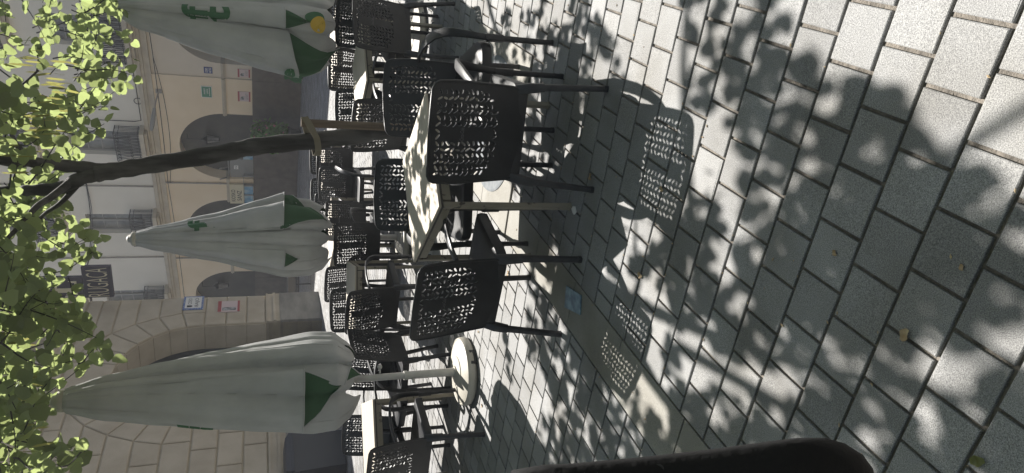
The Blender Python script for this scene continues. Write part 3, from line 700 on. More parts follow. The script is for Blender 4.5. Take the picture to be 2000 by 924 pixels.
# projecting vertical sign
t = thing('vertical_sign', 'dark projecting sign with tall cream letters above the gateway corner', 'sign', nw(0.05, 5.2, 0.15)); T = Vector(t.location)
def fs_(u, v, d): return tuple(Vector(nw(0.05-d, 5.2+v, 0.12+u)) - T)        # u to the right, out from the wall
mb = MB(); mb.prism([(0.0, 0.05), (0.93, 0.05), (0.93, 0.72), (0.0, 0.72)], fs_, -0.06, 0.06); mb.prism([(0.0, 0.735), (0.62, 0.735), (0.62, 4.2), (0.0, 4.2)], fs_, -0.06, 0.06)
fixn(mb.build('panel', M['purple'], t))
mb = MB(); put_text(mb, 'RUGACA', fs_, 0.465, 0.385, 0.86, 0.49, 0.064, -0.01)
def serif(L_, u0, v0, ws, hs):
    for poly in L_: mb.prism([(u0+a*ws, v0+b*hs) for a, b in poly], fs_, 0.062, 0.068)
SER = {'L': [[(0.1, 0), (0.9, 0), (0.9, 0.1), (0.1, 0.1)], [(0.25, 0.1), (0.5, 0.1), (0.5, 0.9), (0.25, 0.9)], [(0.1, 0.9), (0.65, 0.9), (0.65, 1), (0.1, 1)], [(0.8, 0.1), (0.9, 0.1), (0.9, 0.38), (0.8, 0.2)]],
       'A': [[(0.02, 0), (0.35, 0), (0.35, 0.07), (0.02, 0.07)], [(0.55, 0), (1, 0), (1, 0.07), (0.55, 0.07)], [(0.1, 0.07), (0.2, 0.07), (0.5, 1), (0.42, 1)], [(0.62, 0.07), (0.92, 0.07), (0.56, 1), (0.5, 1)], [(0.25, 0.27), (0.65, 0.27), (0.65, 0.36), (0.25, 0.36)]],
       'I': [[(0.2, 0), (0.8, 0), (0.8, 0.09), (0.2, 0.09)], [(0.37, 0.09), (0.63, 0.09), (0.63, 0.91), (0.37, 0.91)], [(0.2, 0.91), (0.8, 0.91), (0.8, 1), (0.2, 1)]]}
for ch, v0 in (('L', 0.86), ('A', 1.52), ('I', 2.18)): serif(SER[ch], 0.05, v0, 0.52, 0.50)
fixn(mb.build('lettering', M['cream'], t))
mb = MB(); mb.tube([fs_(-0.15, 0.6, 0), fs_(0.02, 0.6, 0)], 0.03, 6); mb.tube([fs_(-0.15, 3.0, 0), fs_(0.02, 3.0, 0)], 0.03, 6); mb.build('bracket', M['iron'], t)
# dark container at the left edge
t = thing('container', 'dark navy lidded container against the grey stone base of the gateway', 'container', nw(-6.9, 0, 0.45), NAZ and 0); T = Vector(t.location)
mb = MB()
def fc(s, z, d): return tuple(Vector(nw(s, z, d)) - T)
mb.loft([[fc(-7.6+i_, z, 0.12-i_*0.3), fc(-6.55-i_, z, 0.12-i_*0.3), fc(-6.55-i_, z, 0.85+i_*0), fc(-7.6+i_, z, 0.85)] for z, i_ in ((0.02, 0.05), (0.9, 0.0), (0.92, -0.02), (0.99, -0.02))])
fixn(mb.build('bin_body', M['navy'], t))
mb = MB(); mb.loft([[fc(-7.62+i_, z, 0.1+i_), fc(-6.53-i_, z, 0.1+i_), fc(-6.53-i_, z, 0.9-i_), fc(-7.62+i_, z, 0.9-i_)] for z, i_ in ((0.992, 0), (1.05, 0.01), (1.14, 0.1), (1.18, 0.25))]); fixn(mb.build('lid', M['navy'], t))
# dark table and slim legs in the far shade
p0 = atz(607, 545, 0)
t = thing('bar_table', 'dark table with many slim legs in the far shade beside the stone gateway corner', 'table', (p0.x, p0.y, 0), R(-20))
mb = MB(); mb.box((0, 0, 0.62), (1.5, 0.5, 0.27), bev=0.02); mb.build('tabletop', M['navy'], t)
for k in range(8):
    mb = MB(); mb.tube([(-0.62+k*0.177, -0.2 if k % 2 else 0.2, 0.485), (-0.62+k*0.177, -0.22 if k % 2 else 0.22, 0.0)], 0.014, 6); mb.build('leg', M['iron'], t)
mb = MB(); mb.tube([(-0.7, -0.2, 0.40), (0.7, -0.2, 0.40)], 0.02, 6); mb.build('rail', M['iron'], t)

# ------------------------------------------------------------------ chairs
def chair():
    t = thing('armchair', 'x', 'chair')
    # --- perforated backrest
    cx = 16; cz = 18
    zlo, zhi, hw0 = 0.40, 0.872, 0.236
    def surf(x, z):
        u = x/hw0; v = (z-zlo)/(zhi-zlo)
        y = -0.205 - 0.075*v**1.2 - 0.028*(1-u*u)*(0.35+0.65*math.sin(min(1, v*1.1)*math.pi*0.5))
        wd = 0.925 + 0.075*min(1, v*1.5) - 0.05*max(0, v-0.75)/0.25*0.5
        zz = z - 0.012*u*u*v
        return Vector((x*wd, y, zz))
    xs = [-hw0+2*hw0*i/cx for i in range(cx+1)]; zs = [zlo+(zhi-zlo)*j/cz for j in range(cz+1)]
    # round the outline corners
    def corner(x, z):
        for (ax, az, r) in ((hw0-0.035, zhi-0.035, 0.035), (hw0-0.06, zlo+0.06, 0.06)):
            up = az > 0.6
            if abs(x) > ax and ((z > az) if up else (z < az)):
                dx, dz = abs(x)-ax, z-az; L_ = max(abs(dx), abs(dz)); n_ = math.hypot(dx, dz)
                if n_ > 0: k = L_/n_; return math.copysign(ax+dx*k, x), az+dz*k
        return x, z
    V = {}; vs = []; fs = []
    def vid(key, x, z):
        if key not in V:
            V[key] = len(vs); vs.append((x, z))
        return V[key]
    rh = random.Random(5)
    for j in range(cz):
        for i in range(cx):
            x0, x1, z0, z1 = xs[i], xs[i+1], zs[j], zs[j+1]
            xm, zm = (x0+x1)/2, (z0+z1)/2
            ring = [vid((2*i, 2*j), x0, z0), vid((2*i+1, 2*j), xm, z0), vid((2*i+2, 2*j), x1, z0), vid((2*i+2, 2*j+1), x1, zm),
                    vid((2*i+2, 2*j+2), x1, z1), vid((2*i+1, 2*j+2), xm, z1), vid((2*i, 2*j+2), x0, z1), vid((2*i, 2*j+1), x0, zm)]
            lim = 0.219
            if zm < 0.66: lim = 0.219*math.sqrt(max(0, 1-((0.66-zm)/0.145)**2))
            hole = abs(xm) < lim and zm < 0.85 and zm > 0.53
            if abs(xm) < 0.03 and 0.56 < zm < 0.82: hole = False
            if not hole: fs.append(tuple(ring)); continue
            k = (i + 2*j) % 4
            an = R((52, 128, 40, 140)[k] if j % 3 else (8, 95, 172, 60)[k])
            ln, wd = (0.0160 if j % 3 else 0.0130)*rh.uniform(0.88, 1.0), 0.0047; an += R(rh.uniform(-14, 14)); xm += rh.uniform(-0.0012, 0.0012); zm += rh.uniform(-0.001, 0.001)
            sh = [(-1, 0), (-0.62, -1), (0.0, -1.1), (0.62, -1), (1, 0), (0.62, 1), (0.0, 1.1), (-0.62, 1)]
            base = len(vs)
            # choose the start so the slot's vertices line up with the ring around the cell
            pts = [(a*ln*math.cos(an)-b*wd*math.sin(an), a*ln*math.sin(an)+b*wd*math.cos(an)) for a, b in sh]
            best = min(range(8), key=lambda s_: sum((pts[(q+s_) % 8][0]-(vs[ring[q]][0]-xm))**2+(pts[(q+s_) % 8][1]-(vs[ring[q]][1]-zm))**2 for q in range(8)))
            hid = []
            for q in range(8):
                a = pts[(q+best) % 8]; hid.append(len(vs)); vs.append((xm+a[0], zm+a[1]))
            for q in range(8): fs.append((ring[q], ring[(q+1) % 8], hid[(q+1) % 8], hid[q]))
    P3 = []
    for x, z in vs:
        x, z = corner(x, z); P3.append(surf(x, z))
    n = len(P3); th = 0.007
    edge = {}
    for f in fs:
        for a, b in zip(f, f[1:]+f[:1]): edge[(a, b)] = True
    bd = [(a, b) for (a, b) in edge if (b, a) not in edge]
    allv = [tuple(p) for p in P3] + [(p.x, p.y-th, p.z) for p in P3]
    mb = MB(); mb.add(allv, [tuple(f) for f in fs] + [tuple(i+n for i in reversed(f)) for f in fs] + [(b, a, a+n, b+n) for a, b in bd])
    bk = mb.build('backrest', M['resin'], t)
    mb = MB()
    rim = [surf(*corner(x, z)) for x, z in [(-hw0, 0.42+0.02*i) for i in range(22)] + [(-hw0, zhi)] + [(-hw0+2*hw0*i/14, zhi) for i in range(1, 14)] + [(hw0, zhi)] + [(hw0, 0.84-0.02*i) for i in range(22)]]
    mb.tube([(p.x, p.y-0.004, p.z) for p in rim], 0.0075, 6); mb.build('back_rim', M['resin'], t, smooth=True)
    mb = MB()
    def fl_(u, v, d): p = surf(-u, 0.0+v); return (p.x, p.y-th-d, p.z)
    put_text(mb, 'Coca-Cola', lambda u, v, d: fl_(-u, v, d), 0.0, 0.712, 0.060, 0.020, 0.001, 0.01, sub=0.2, shear=0.3); mb.build('logo', M['logo'], bk)
    # --- seat with a rolled rim
    mb = MB()
    def ring(hx, yf, yb, z, rad, dish=0.0):
        pts = []
        for (sx, sy, a0) in ((1, 1, 0), (-1, 1, 90), (-1, -1, 180), (1, -1, 270)):
            for q in range(6):
                a = R(a0+q*18); cx_ = sx*(hx-rad); cy_ = (yf-rad) if sy > 0 else (yb+rad)
                x = cx_+rad*math.cos(a); y = cy_+rad*math.sin(a)
                pts.append((x, y, z - (0.018*max(0, (y-0.18)/0.1) if y > 0.18 else 0)))
        return pts
    rings = [ring(0.08, 0.10, -0.10, 0.425, 0.05), ring(0.17, 0.20, -0.17, 0.430, 0.06), ring(0.222, 0.255, -0.205, 0.444, 0.07), ring(0.238, 0.272, -0.218, 0.440, 0.07), ring(0.243, 0.278, -0.222, 0.42, 0.07), ring(0.240, 0.274, -0.220, 0.385, 0.07),
             ring(0.228, 0.262, -0.208, 0.385, 0.065), ring(0.222, 0.255, -0.203, 0.43, 0.06), ring(0.08, 0.10, -0.10, 0.412, 0.05)]
    mb.loft(rings); fixn(mb.build('seat', M['resin'], t, smooth=True, auto=R(50)))
    # --- arms and legs
    for sx in (-1, 1):
        mb = MB()
        path = [(0.228, -0.235, 0.665), (0.250, -0.17, 0.678), (0.270, -0.08, 0.680), (0.282, 0.03, 0.672), (0.284, 0.12, 0.655), (0.280, 0.19, 0.622), (0.272, 0.235, 0.572), (0.262, 0.258, 0.51), (0.255, 0.266, 0.44), (0.252, 0.268, 0.385)]
        sec = [(0.030, 0.02), (0.042, 0.018), (0.052, 0.018), (0.056, 0.018), (0.056, 0.019), (0.053, 0.02), (0.047, 0.022), (0.040, 0.025), (0.036, 0.03), (0.034, 0.034)]
        mb.tube([(sx*x, y, z) for x, y, z in path], 0, sect=sec, up=(1, 0.15*sx, 0)); mb.build('arm', M['resin'], t, smooth=True, auto=R(45))
        mb = MB()
        mb.tube([(sx*0.250, 0.268, 0.40), (sx*0.251, 0.270, 0.30)], 0, sect=(0.042, 0.042), up=(1, 0, 0))
        mb.tube([(sx*0.251, 0.270, 0.31), (sx*0.252, 0.278, 0.012)], 0, sect=[(0.032, 0.032), (0.028, 0.028)], up=(1, 0, 0))
        mb.tube([(sx*0.252, 0.278, 0.02), (sx*0.252, 0.278, 0.0)], 0, sect=(0.032, 0.032), up=(1, 0, 0)); mb.build('leg', M['leg'], t)
        mb = MB()
        mb.tube([(sx*0.208, -0.195, 0.44), (sx*0.222, -0.215, 0.38), (sx*0.232, -0.228, 0.31)], 0, sect=[(0.05, 0.04), (0.05, 0.044), (0.042, 0.042)], up=(1, 0, 0))
        mb.tube([(sx*0.231, -0.227, 0.32), (sx*0.252, -0.275, 0.012)], 0, sect=[(0.034, 0.034), (0.029, 0.029)], up=(1, 0, 0))
        mb.tube([(sx*0.252, -0.275, 0.02), (sx*0.252, -0.276, 0.0)], 0, sect=(0.033, 0.033), up=(1, 0, 0)); mb.build('leg', M['leg'], t)
    return t
CH = [  # back middle x, y, facing azimuth (from +Y to +X), label
 (0.475, 3.075, 18.5, 'nearest dark armchair, back to the viewer, casting the large perforated shadow'),
 (-0.335, 3.43, 32, 'dark armchair near the blue-grey plate, its back turned to the viewer'),
 (0.85, 4.20, 179, 'dark armchair facing the viewer behind the nearest armchair, its curved arm sunlit'),
 (0.28, 4.58, 188, 'dark armchair facing the viewer on the far side of the nearest table'),
 (1.76, 5.71, -12, 'dark armchair with broad back turned, closest to the umbrella with the yellow emblem'),
 (0.93, 5.85, 32, 'dark armchair whose back is crossed by the wooden stake and tree trunk'),
 (1.27, 7.08, 165, 'dark armchair beyond the half shaded table, next to the wooden stake'),
 (2.12, 6.98, 208, 'dark armchair just behind the broad chair back nearest the yellow emblem umbrella'),
 (2.56, 7.72, 5, 'dark armchair under the yellow emblem umbrella, mostly cut by the picture edge'),
 (1.87, 7.88, 8, 'dark armchair standing just below the long green tip of the yellow emblem umbrella'),
 (0.98, 9.62, 12, 'dark armchair with a plain lower panel beside the tree trunk, away from the stake'),
 (0.69, 9.25, 198, 'dark armchair with a sunlit arm between the tree trunk and the middle umbrella'),
 (1.2, 10.88, 186, 'small far armchair touching the tree trunk at the edge of the building shade'),
 (0.66, 10.72, 170, 'small far armchair at the edge of the building shade, nearer the middle umbrella'),
 (0.40, 9.98, 196, 'far armchair half hidden by the green lining of the middle umbrella'),
 (0.20, 8.38, -4, 'dark armchair beside the middle umbrella pole, on the tree trunk side'),
 (-0.08, 7.36, 14, 'dark armchair beside the middle umbrella pole, on the stone gateway side'),
 (-0.56, 8.50, 24, 'far armchair below the hem tip of the middle umbrella nearest the gateway'),
 (-0.80, 7.78, 176, 'dark armchair facing the viewer behind the grey shaded table'),
 (-0.68, 6.35, 30, 'dark armchair in front of the grey shaded table, back to the viewer'),
 (-0.92, 6.08, -66, 'dark armchair seen sideways between the grey table and the gateway umbrella pole'),
 (-1.25, 6.58, 214, 'dark armchair half hidden behind the pole of the gateway umbrella'),
 (-1.86, 6.62, 205, 'dark armchair behind the pale yellow sunlit table'),
 (-1.72, 5.10, 26, 'dark armchair cut by the picture edge in front of the pale yellow table'),
]
c0 = chair(); G_CH = 'perforated dark armchairs of the terrace'
for i, (x, y, az, lab) in enumerate(CH):
    a = R(az); fx, fy = math.sin(a), math.cos(a)
    loc = (x+fx*0.272, y+fy*0.272, 0)
    if i == 0:
        c0.location = loc; c0.rotation_euler = (0, 0, -a); c0['label'] = lab; c0['group'] = G_CH
    else: dup(c0, loc, -a, lab, G_CH)

# ------------------------------------------------------------------ tables
def table():
    t = thing('square_table', 'x', 'table'); hs = 0.35
    mb = MB(); mb.box((0, 0, 0.731), (0.70, 0.70, 0.016), bev=0.003); top = mb.build('tabletop', M['top'], t)
    mb = MB()
    for a in range(4):
        rot = Matrix.Rotation(a*math.pi/2, 3, 'Z'); mb.box(rot @ Vector((0, -hs+0.004, 0.718)), (0.70, 0.010, 0.0095), rot)
    mb.build('edge_band', M['edge'], top)
    mb = MB()
    for a in range(4):
        rot = Matrix.Rotation(a*math.pi/2, 3, 'Z'); mb.box(rot @ Vector((0, -hs+0.022, 0.690)), (0.61, 0.030, 0.044), rot)
    mb.build('frame', M['frame'], t)
    for sx in (-1, 1):
        for sy in (-1, 1):
            mb = MB(); mb.box((sx*0.333, sy*0.333, 0.361), (0.030, 0.030, 0.702), bev=0.003); mb.box((sx*0.333, sy*0.333, 0.006), (0.034, 0.034, 0.012)); mb.build('leg', M['frame'], t)
    return t
def corner_to_centre(cx, cy, rot):
    a = R(rot); return cx + 0.35*math.cos(a) - 0.35*math.sin(a), cy + 0.35*math.sin(a) + 0.35*math.cos(a)
TB = [(0.318, 3.868, 25.5, 'dappled pale square table with a worn cream leg, nearest to the viewer'),
      (*corner_to_centre(1.325, 5.897, 25.5), 25.5, 'pale table split between sun and shade near the yellow emblem umbrella'),
      (-1.745, 5.90, 15.6, 'sunlit pale yellow table behind the pole of the gateway umbrella'),
      (-0.61, 7.09, -3, 'square table with a grey shaded top near the stone gateway corner'),
      (0.05, 9.22, 25, 'far pale table behind the middle umbrella pole'),
      (2.30, 8.65, 12, 'far pale table glimpsed below the hem of the yellow emblem umbrella'),
      (1.10, 10.25, 10, 'far cream framed table beside the tree trunk')]
t0 = table(); G_T = 'square terrace tables'
for i, (x, y, a, lab) in enumerate(TB):
    if i == 0: t0.location = (x, y, 0); t0.rotation_euler = (0, 0, R(a)); t0['label'] = lab; t0['group'] = G_T
    else: dup(t0, (x, y, 0), R(a), lab, G_T)

# ------------------------------------------------------------------ closed umbrellas
def interp(tab, z):
    for (z0, r0), (z1, r1) in zip(tab[:-1], tab[1:]):
        if z1 <= z <= z0: k = (z0-z)/(z0-z1); k2 = k*k*(3-2*k)*0.4+k*0.6; return r0+(r1-r0)*k2
    return tab[-1][1] if z < tab[-1][0] else tab[0][1]
def umbrella(loc, lab, prof, seed, lean, flaps, prints, lobes=8, swirl=0.25, depth=0.15, lean_rot=0.0):
    rg = random.Random(seed)
    yaw = -math.atan2(loc[0], loc[1])
    t = thing('closed_umbrella', lab, 'umbrella', (loc[0], loc[1], 0), yaw, 'closed terrace umbrellas')
    ph = [rg.uniform(0, 6.28) for _ in range(5)]
    zt, zb = prof[0][0], prof[-1][0]
    cw = [rg.uniform(0.55, 1.25) for _ in range(lobes)]; tot = sum(cw); cuts = [0.0]
    for c_ in cw: cuts.append(cuts[-1] + c_/tot*2*math.pi)
    amp = [rg.uniform(0.55, 1.1) for _ in range(lobes)]; drop = [rg.uniform(0.0, 0.10) for _ in range(lobes)]
    def lobe(wp):
        wp = (wp+ph[2]) % (2*math.pi)
        for i_ in range(lobes):
            if wp <= cuts[i_+1]: return min(1, max(0, (wp-cuts[i_])/(cuts[i_+1]-cuts[i_]))), amp[i_], drop[i_]
        return 1.0, amp[-1], drop[-1]
    def rad(th, z):
        v = (zt-z)/(zt-zb)
        warp = th + 0.05*math.sin(3*th+ph[1]+2*v) + swirl*v
        tl_, am_, _ = lobe(warp)
        f = am_*math.sin(math.pi*tl_**(0.8+0.3*math.sin(ph[3]+am_*9)))**0.45
        g = math.sin(lobes*1.5*warp+ph[3]+3*v)
        a = depth*(0.45+0.55*min(1, v*1.4))*(1-0.35*max(0, v-0.75)/0.25)
        return interp(prof, z)*(1 - a + a*1.35*f - 0.026*g - 0.012*math.sin(lobes*2.5*warp+ph[1]-4*v) + 0.05*math.sin(th*2+ph[4]+v*2)*v)
    def pos(th, z, d=0.0):
        r = rad(th, z)+d; lx = lean[0]*(z-0.9)/2.0; ly = lean[1]*(z-0.9)/2.0
        return Vector((r*math.sin(th)+lx, -r*math.cos(th)+ly, z))
    nth, nz = 144, 70
    def shell(mb, th0, th1, ztop, zbot, d_out, nt, nzz, closed, inner=0.006, wave=0.0):
        out, inn = [], []
        for j in range(nzz+1):
            ro, ri = [], []
            for i in range(nt + (0 if closed else 1)):
                th = th0+(th1-th0)*i/nt; v = j/nzz; zbt = zbot(th) if callable(zbot) else zbot
                z = ztop+(zbt-ztop)*v
                d = d_out((th-th0)/(th1-th0), v)
                ro.append(pos(th, z, d)); ri.append(pos(th, z, d-inner))
            out.append(ro); inn.append(ri)
        n0 = len(mb.v); mb.loft(out, False, False, 0, closed); mb.loft([list(r) for r in inn], False, False, 1, closed)
        rim_o, rim_i = out[-1], inn[-1]; k = len(rim_o)
        mb.add(rim_o+rim_i, [(i, (i+1) % k, k+(i+1) % k, k+i) for i in range(k if closed else k-1)], 0)
        if not closed:
            for col in (0, -1):
                a = [r[col] for r in out]; b = [r[col] for r in inn]; q = len(a)
                mb.add(a+b, [(i, i+1, q+i+1, q+i) for i in range(q-1)], 0)
    def zbf(th):
        warp = th + 0.05*math.sin(3*th+ph[1]+2) + swirl
        t_, a_, d_ = lobe(warp)
        return zb + 0.01 + (0.05+d_) * (t_*(1-t_)*4)**0.5 * 0 + d_*math.sin(math.pi*t_) + 0.16*(1-math.sin(math.pi*t_)**0.7)
    mb = MB(); shell(mb, -math.pi, math.pi, zt-0.012, zbf, lambda a, v: 0.0, nth, nz, True)
    can = mb.build('canopy', [M['cloth'], M['green']], t, smooth=True)
    mb = MB()
    for i_ in range(lobes):
        mid_ = (cuts[i_]+cuts[i_+1])/2 - ph[2]
        pts_ = []
        for j_ in range(41):
            v_ = 0.03+0.95*j_/40; z_ = zt+(zb+drop[i_]-zt)*v_ ; th_ = mid_ - swirl*v_
            pts_.append(pos(th_, z_, 0.0005))
        mb.tube(pts_, 0.0035, 5)
    mb.build('seams', M['cloth'], can, smooth=True)
    mb = MB(); px, py = lean[0]*0.97, lean[1]*0.97
    mb.lathe([(0.062, zt-0.06), (0.075, zt-0.02), (0.072, zt+0.005), (0.045, zt+0.02), (0.04, zt+0.04), (0.015, zt+0.055)], 16, (px, py, 0)); mb.build('cap', M['white'], can, smooth=True)
    for (a0, a1, zt_, zh0, zh1, bulge, tip) in flaps:
        t0_, t1_ = R(a0), R(a1)
        zh = lambda th, zh0=zh0, zh1=zh1, t0_=t0_, t1_=t1_: zh0+(zh1-zh0)*(th-t0_)/(t1_-t0_)
        mb = MB(); shell(mb, t0_, t1_, zt_, zh, lambda a, v, b=bulge: 0.006 + b*(v**1.5)*(0.35+0.65*math.sin(math.pi*min(1, max(0, a)))), 20, 26, False)
        fl = mb.build('flap', [M['cloth'], M['green']], can, smooth=True, auto=R(60))
        # green underside hanging out below the hem
        mb = MB(); ta, zt2 = R(tip[0]), tip[1]; rows = []
        NQ = 16
        for j in range(9):
            v = j/8; row_ = []
            for i in range(NQ+1):
                a = i/NQ; th_h = t0_+(t1_-t0_)*a; zhm = zh(th_h)+0.03
                th = th_h*(1-v)+ta*v + 0.0; z = zhm*(1-v)+zt2*v + 0.03*math.sin(a*math.pi*3)*v*(1-v)
                row_.append(pos(th, z, 0.003+0.5*bulge*(1-v)*(0.35+0.65*math.sin(math.pi*a)) + bulge*0.6*v*(1-v) + 0.014*math.sin(a*11+ph[0])*(v**0.5)*(1-0.5*v)))
            rows.append(row_)
        mb.loft(rows, False, False, 0, False); mb.build('lining', M['green'], fl, smooth=True)
        mb = MB(); mb.tube([r[0] for r in rows], 0.005, 5); mb.tube([r[-1] for r in rows], 0.005, 5)
        mb.tube([pos(t0_+(t1_-t0_)*i/20, zh(t0_+(t1_-t0_)*i/20), 0.008+bulge*(0.35+0.65*math.sin(math.pi*i/20))) for i in range(21)], 0.005, 5); mb.build('piping', M['cloth'], fl, smooth=True)
    for (kind, th, z, wd, hg, mat, d) in prints:
        mb = MB(); rc = interp(prof, z)
        fmp = lambda u, v, dd: tuple(pos(R(th)+u/rc, z+v, dd))
        if kind == 'drop':
            mb.add([fmp(0.5*wd*math.cos(a)*(1-0.25*math.sin(a)), 0.5*hg*math.sin(a), d) for a in [i*math.pi/10 for i in range(20)]] + [fmp(0, 0, d)], [(i, (i+1) % 20, 20) for i in range(20)])
            mb.build('emblem', mat, can)
        else:
            put_text(mb, kind, fmp, 0, 0, wd, hg, d, 0.045, sub=0.05); mb.build('lettering', mat, can)
    mb = MB(); mb.tube([(0, 0, 0.09), (0, 0, 0.52)], 0.032, 16); mb.tube([(0, 0, 0.505), (0, 0, 0.53)], 0.036, 16); mb.tube([(0, 0, 0.52), (lean[0]*0.5, lean[1]*0.5, 2.4)], 0.026, 16); mb.build('pole', M['pole'], t, smooth=True, auto=R(40))
    mb = MB(); mb.tube([(0.03, -0.02, 0.72), (0.075, -0.03, 0.72)], [0.008, 0.008], 6); mb.lathe([(0.004, -0.018), (0.018, -0.012), (0.018, 0.012), (0.004, 0.018)], 10, (0.08, -0.03, 0.72)); mb.tube([(-0.03, -0.02, 0.46), (-0.06, -0.03, 0.46)], 0.012, 8); mb.build('crank_knob', M['pole'], t)
    return t
BASE = []
def base(loc, lab, r=0.275):
    b = thing('umbrella_base', lab, 'umbrella base', (loc[0], loc[1], 0), 0.6, 'umbrella bases')
    mb = MB(); mb.lathe([(r*0.90, 0.0), (r*0.97, 0.012), (r, 0.03), (r*0.995, 0.062), (r*0.965, 0.078), (r*0.93, 0.082), (r*0.915, 0.079), (r*0.9, 0.082), (r*0.45, 0.098), (r*0.44, 0.104), (r*0.2, 0.108), (0.05, 0.110), (0.045, 0.122), (0.034, 0.122)], 64)
    mb.build('weight', M['white'], b, smooth=True, auto=R(35))
    mb = MB(); mb.box((0.0, -r+0.018, 0.028), (0.12, 0.03, 0.05), bev=0.006); mb.build('grip', M['dark'], b)
    mb = MB(); 
    def rimf(u, v, d): a = u/(r*0.7); return (-(r*0.7+v)*math.sin(a), -(r*0.7+v)*-math.cos(a)*-1, 0.0)
    return b
UL = (-1.09, 5.41); UC = (0.0, 7.95); UR = (2.10, 7.12)
umbrella(UL, 'nearest closed grey-white umbrella, bulging, in front of the stone gateway', 
         [(2.86, .035), (2.82, .085), (2.58, .155), (2.24, .215), (1.9, .27), (1.57, .315), (1.23, .355), (1.07, .345), (0.96, .27), (0.86, .13)], 3, (0.0, 0.0),
         [(-62, 16, 2.3, 1.31, 1.30, 0.085, (-6, 1.04)), (-6, 24, 1.3, 1.02, 0.96, 0.03, (10, 0.86))],
         [('e', -78, 2.02, 0.30, 0.24, M['gprint'], 0.004)], lobes=7, depth=0.22, swirl=0.55)
umbrella(UC, 'middle closed grey-white umbrella in front of the beige arches, with green lining showing', 
         [(2.81, .035), (2.77, .075), (2.6, .125), (2.09, .23), (1.6, .345), (1.33, .40), (1.1, .39), (0.95, .33), (0.83, .2)], 11, (0.0, 0.0),
         [(14, 88, 2.3, 1.36, 1.34, 0.08, (34, 0.90)), (-48, -22, 1.9, 1.36, 1.34, 0.03, (-34, 1.2))],
         [('f', 40, 2.18, 0.13, 0.22, M['gprint'], 0.012), ('t', 40, 2.0, 0.13, 0.22, M['gprint'], 0.012), ('e', 66, 1.98, 0.13, 0.15, M['gprint'], 0.012)], lobes=8, depth=0.26)
umbrella(UR, 'closed grey-white umbrella with a yellow leaf emblem above its scalloped hem', 
         [(2.85, .035), (2.81, .08), (2.6, .18), (1.95, .335), (1.5, .43), (1.2, .48), (1.02, .45), (0.83, .28)], 23, (0.0, 0.0),
         [(-88, -8, 2.4, 1.17, 1.33, 0.075, (-44, 0.84)), (-8, 18, 1.8, 1.36, 1.36, 0.025, (4, 1.14))],
         [('f', 4, 2.13, 0.14, 0.22, M['gprint'], 0.006), ('t', 4, 1.94, 0.14, 0.22, M['gprint'], 0.006), ('ze', -66, 1.31, 0.17, 0.10, M['gprint'], 0.085), ('ea.', -70, 1.235, 0.17, 0.08, M['gprint'], 0.085),
          ('drop', 2, 1.07, 0.15, 0.14, M['yprint'], 0.010), ('drop', 9, 1.10, 0.12, 0.18, M['gprint'], 0.006)], lobes=8, depth=0.22)
base(UL, 'round cream umbrella base in full view, foot of the gateway umbrella')
base(UC, 'round umbrella base in shade at the foot of the middle umbrella', 0.30)
base(UR, 'round umbrella base at the foot of the yellow emblem umbrella', 0.34)

# ------------------------------------------------------------------ trees
TY = 5.2
def spl(pts, n=6):
    pts = [Vector(p) for p in pts]; out = []
    for i in range(len(pts)-1):
        p0 = pts[max(i-1, 0)]; p1 = pts[i]; p2 = pts[i+1]; p3 = pts[min(i+2, len(pts)-1)]
        for k in range(n):
            u = k/n
            out.append(0.5*((2*p1)+(-p0+p2)*u+(2*p0-5*p1+4*p2-p3)*u*u+(-p0+3*p1-3*p2+p3)*u**3))
    out.append(pts[-1]); return out
def limb(mb, pts, r0, r1, seg=10, n=6):
    q = spl(pts, n); mb.tube(q, [r0+(r1-r0)*i/(len(q)-1) + 0.004*math.sin(i*1.7) * (1 if r0 > 0.03 else 0) for i in range(len(q))], seg)
tree = thing('tree', 'young tree with a slim dark leaning trunk tied to a wooden stake', 'tree', (0.86, TY, 0)); TO = Vector(tree.location)
def tp(x, y, Y): return atY(x, y, Y) - TO
trunk = MB()
limb(trunk, [(-0.0, 0.03, -0.02), (0.0, 0.0, 0.35)] + [tp(x, y, TY) for x, y in ((740, 256), (700, 264), (600, 276), (500, 286), (430, 300), (300, 321), (225, 333), (185, 340))], 0.068, 0.055, 14)
tr = trunk.build('trunk', M['bark'], tree, smooth=True)
bl = MB()
limb(bl, [tp(215, 334, TY), tp(165, 346, TY), tp(120, 366, TY+0.05), tp(60, 372, TY+0.1), tp(0, 374, TY+0.2), (-0.65, 0.2, 4.0), (-0.8, 0.0, 5.0)], 0.052, 0.022, 10)
limb(bl, [tp(215, 333, TY), tp(150, 326, TY), tp(100, 321, TY-0.05), tp(50, 316, TY-0.1), tp(0, 313, TY-0.2), (-0.2, -0.2, 4.0), (0.1, -0.4, 5.0)], 0.046, 0.02, 10)
limb(bl, [tp(135, 358, TY), tp(100, 385, TY-0.1), tp(70, 405, TY-0.2), tp(40, 440, TY-0.3), tp(0, 480, TY-0.4)], 0.026, 0.010, 8)
limb(bl, [tp(165, 346, TY), tp(120, 395, TY+0.1), tp(85, 420, TY+0.2), tp(40, 470, TY+0.3)], 0.020, 0.008, 8)
limb(bl, [tp(60, 317, TY), tp(30, 280, TY), tp(10, 240, TY+0.1), tp(-60, 170, TY+0.3)], 0.022, 0.008, 8)
limb(bl, [(-0.4, 0.0, 3.4), (-0.5, -0.9, 3.9), (-0.6, -1.8, 4.4)], 0.03, 0.01, 8); limb(bl, [(-0.3, 0.1, 3.5), (0.4, -0.7, 4.0), (0.9, -1.2, 4.4)], 0.03, 0.01, 8)
limb(bl, [(-0.6, 0.1, 3.8), (-1.5, -0.3, 4.3), (-2.2, -0.5, 4.6)], 0.03, 0.01, 8); limb(bl, [(-0.2, 0.0, 3.6), (0.9, 0.6, 4.2), (1.6, 0.8, 4.6)], 0.03, 0.01, 8)
bl.build('limbs', M['bark'], tree, smooth=True)
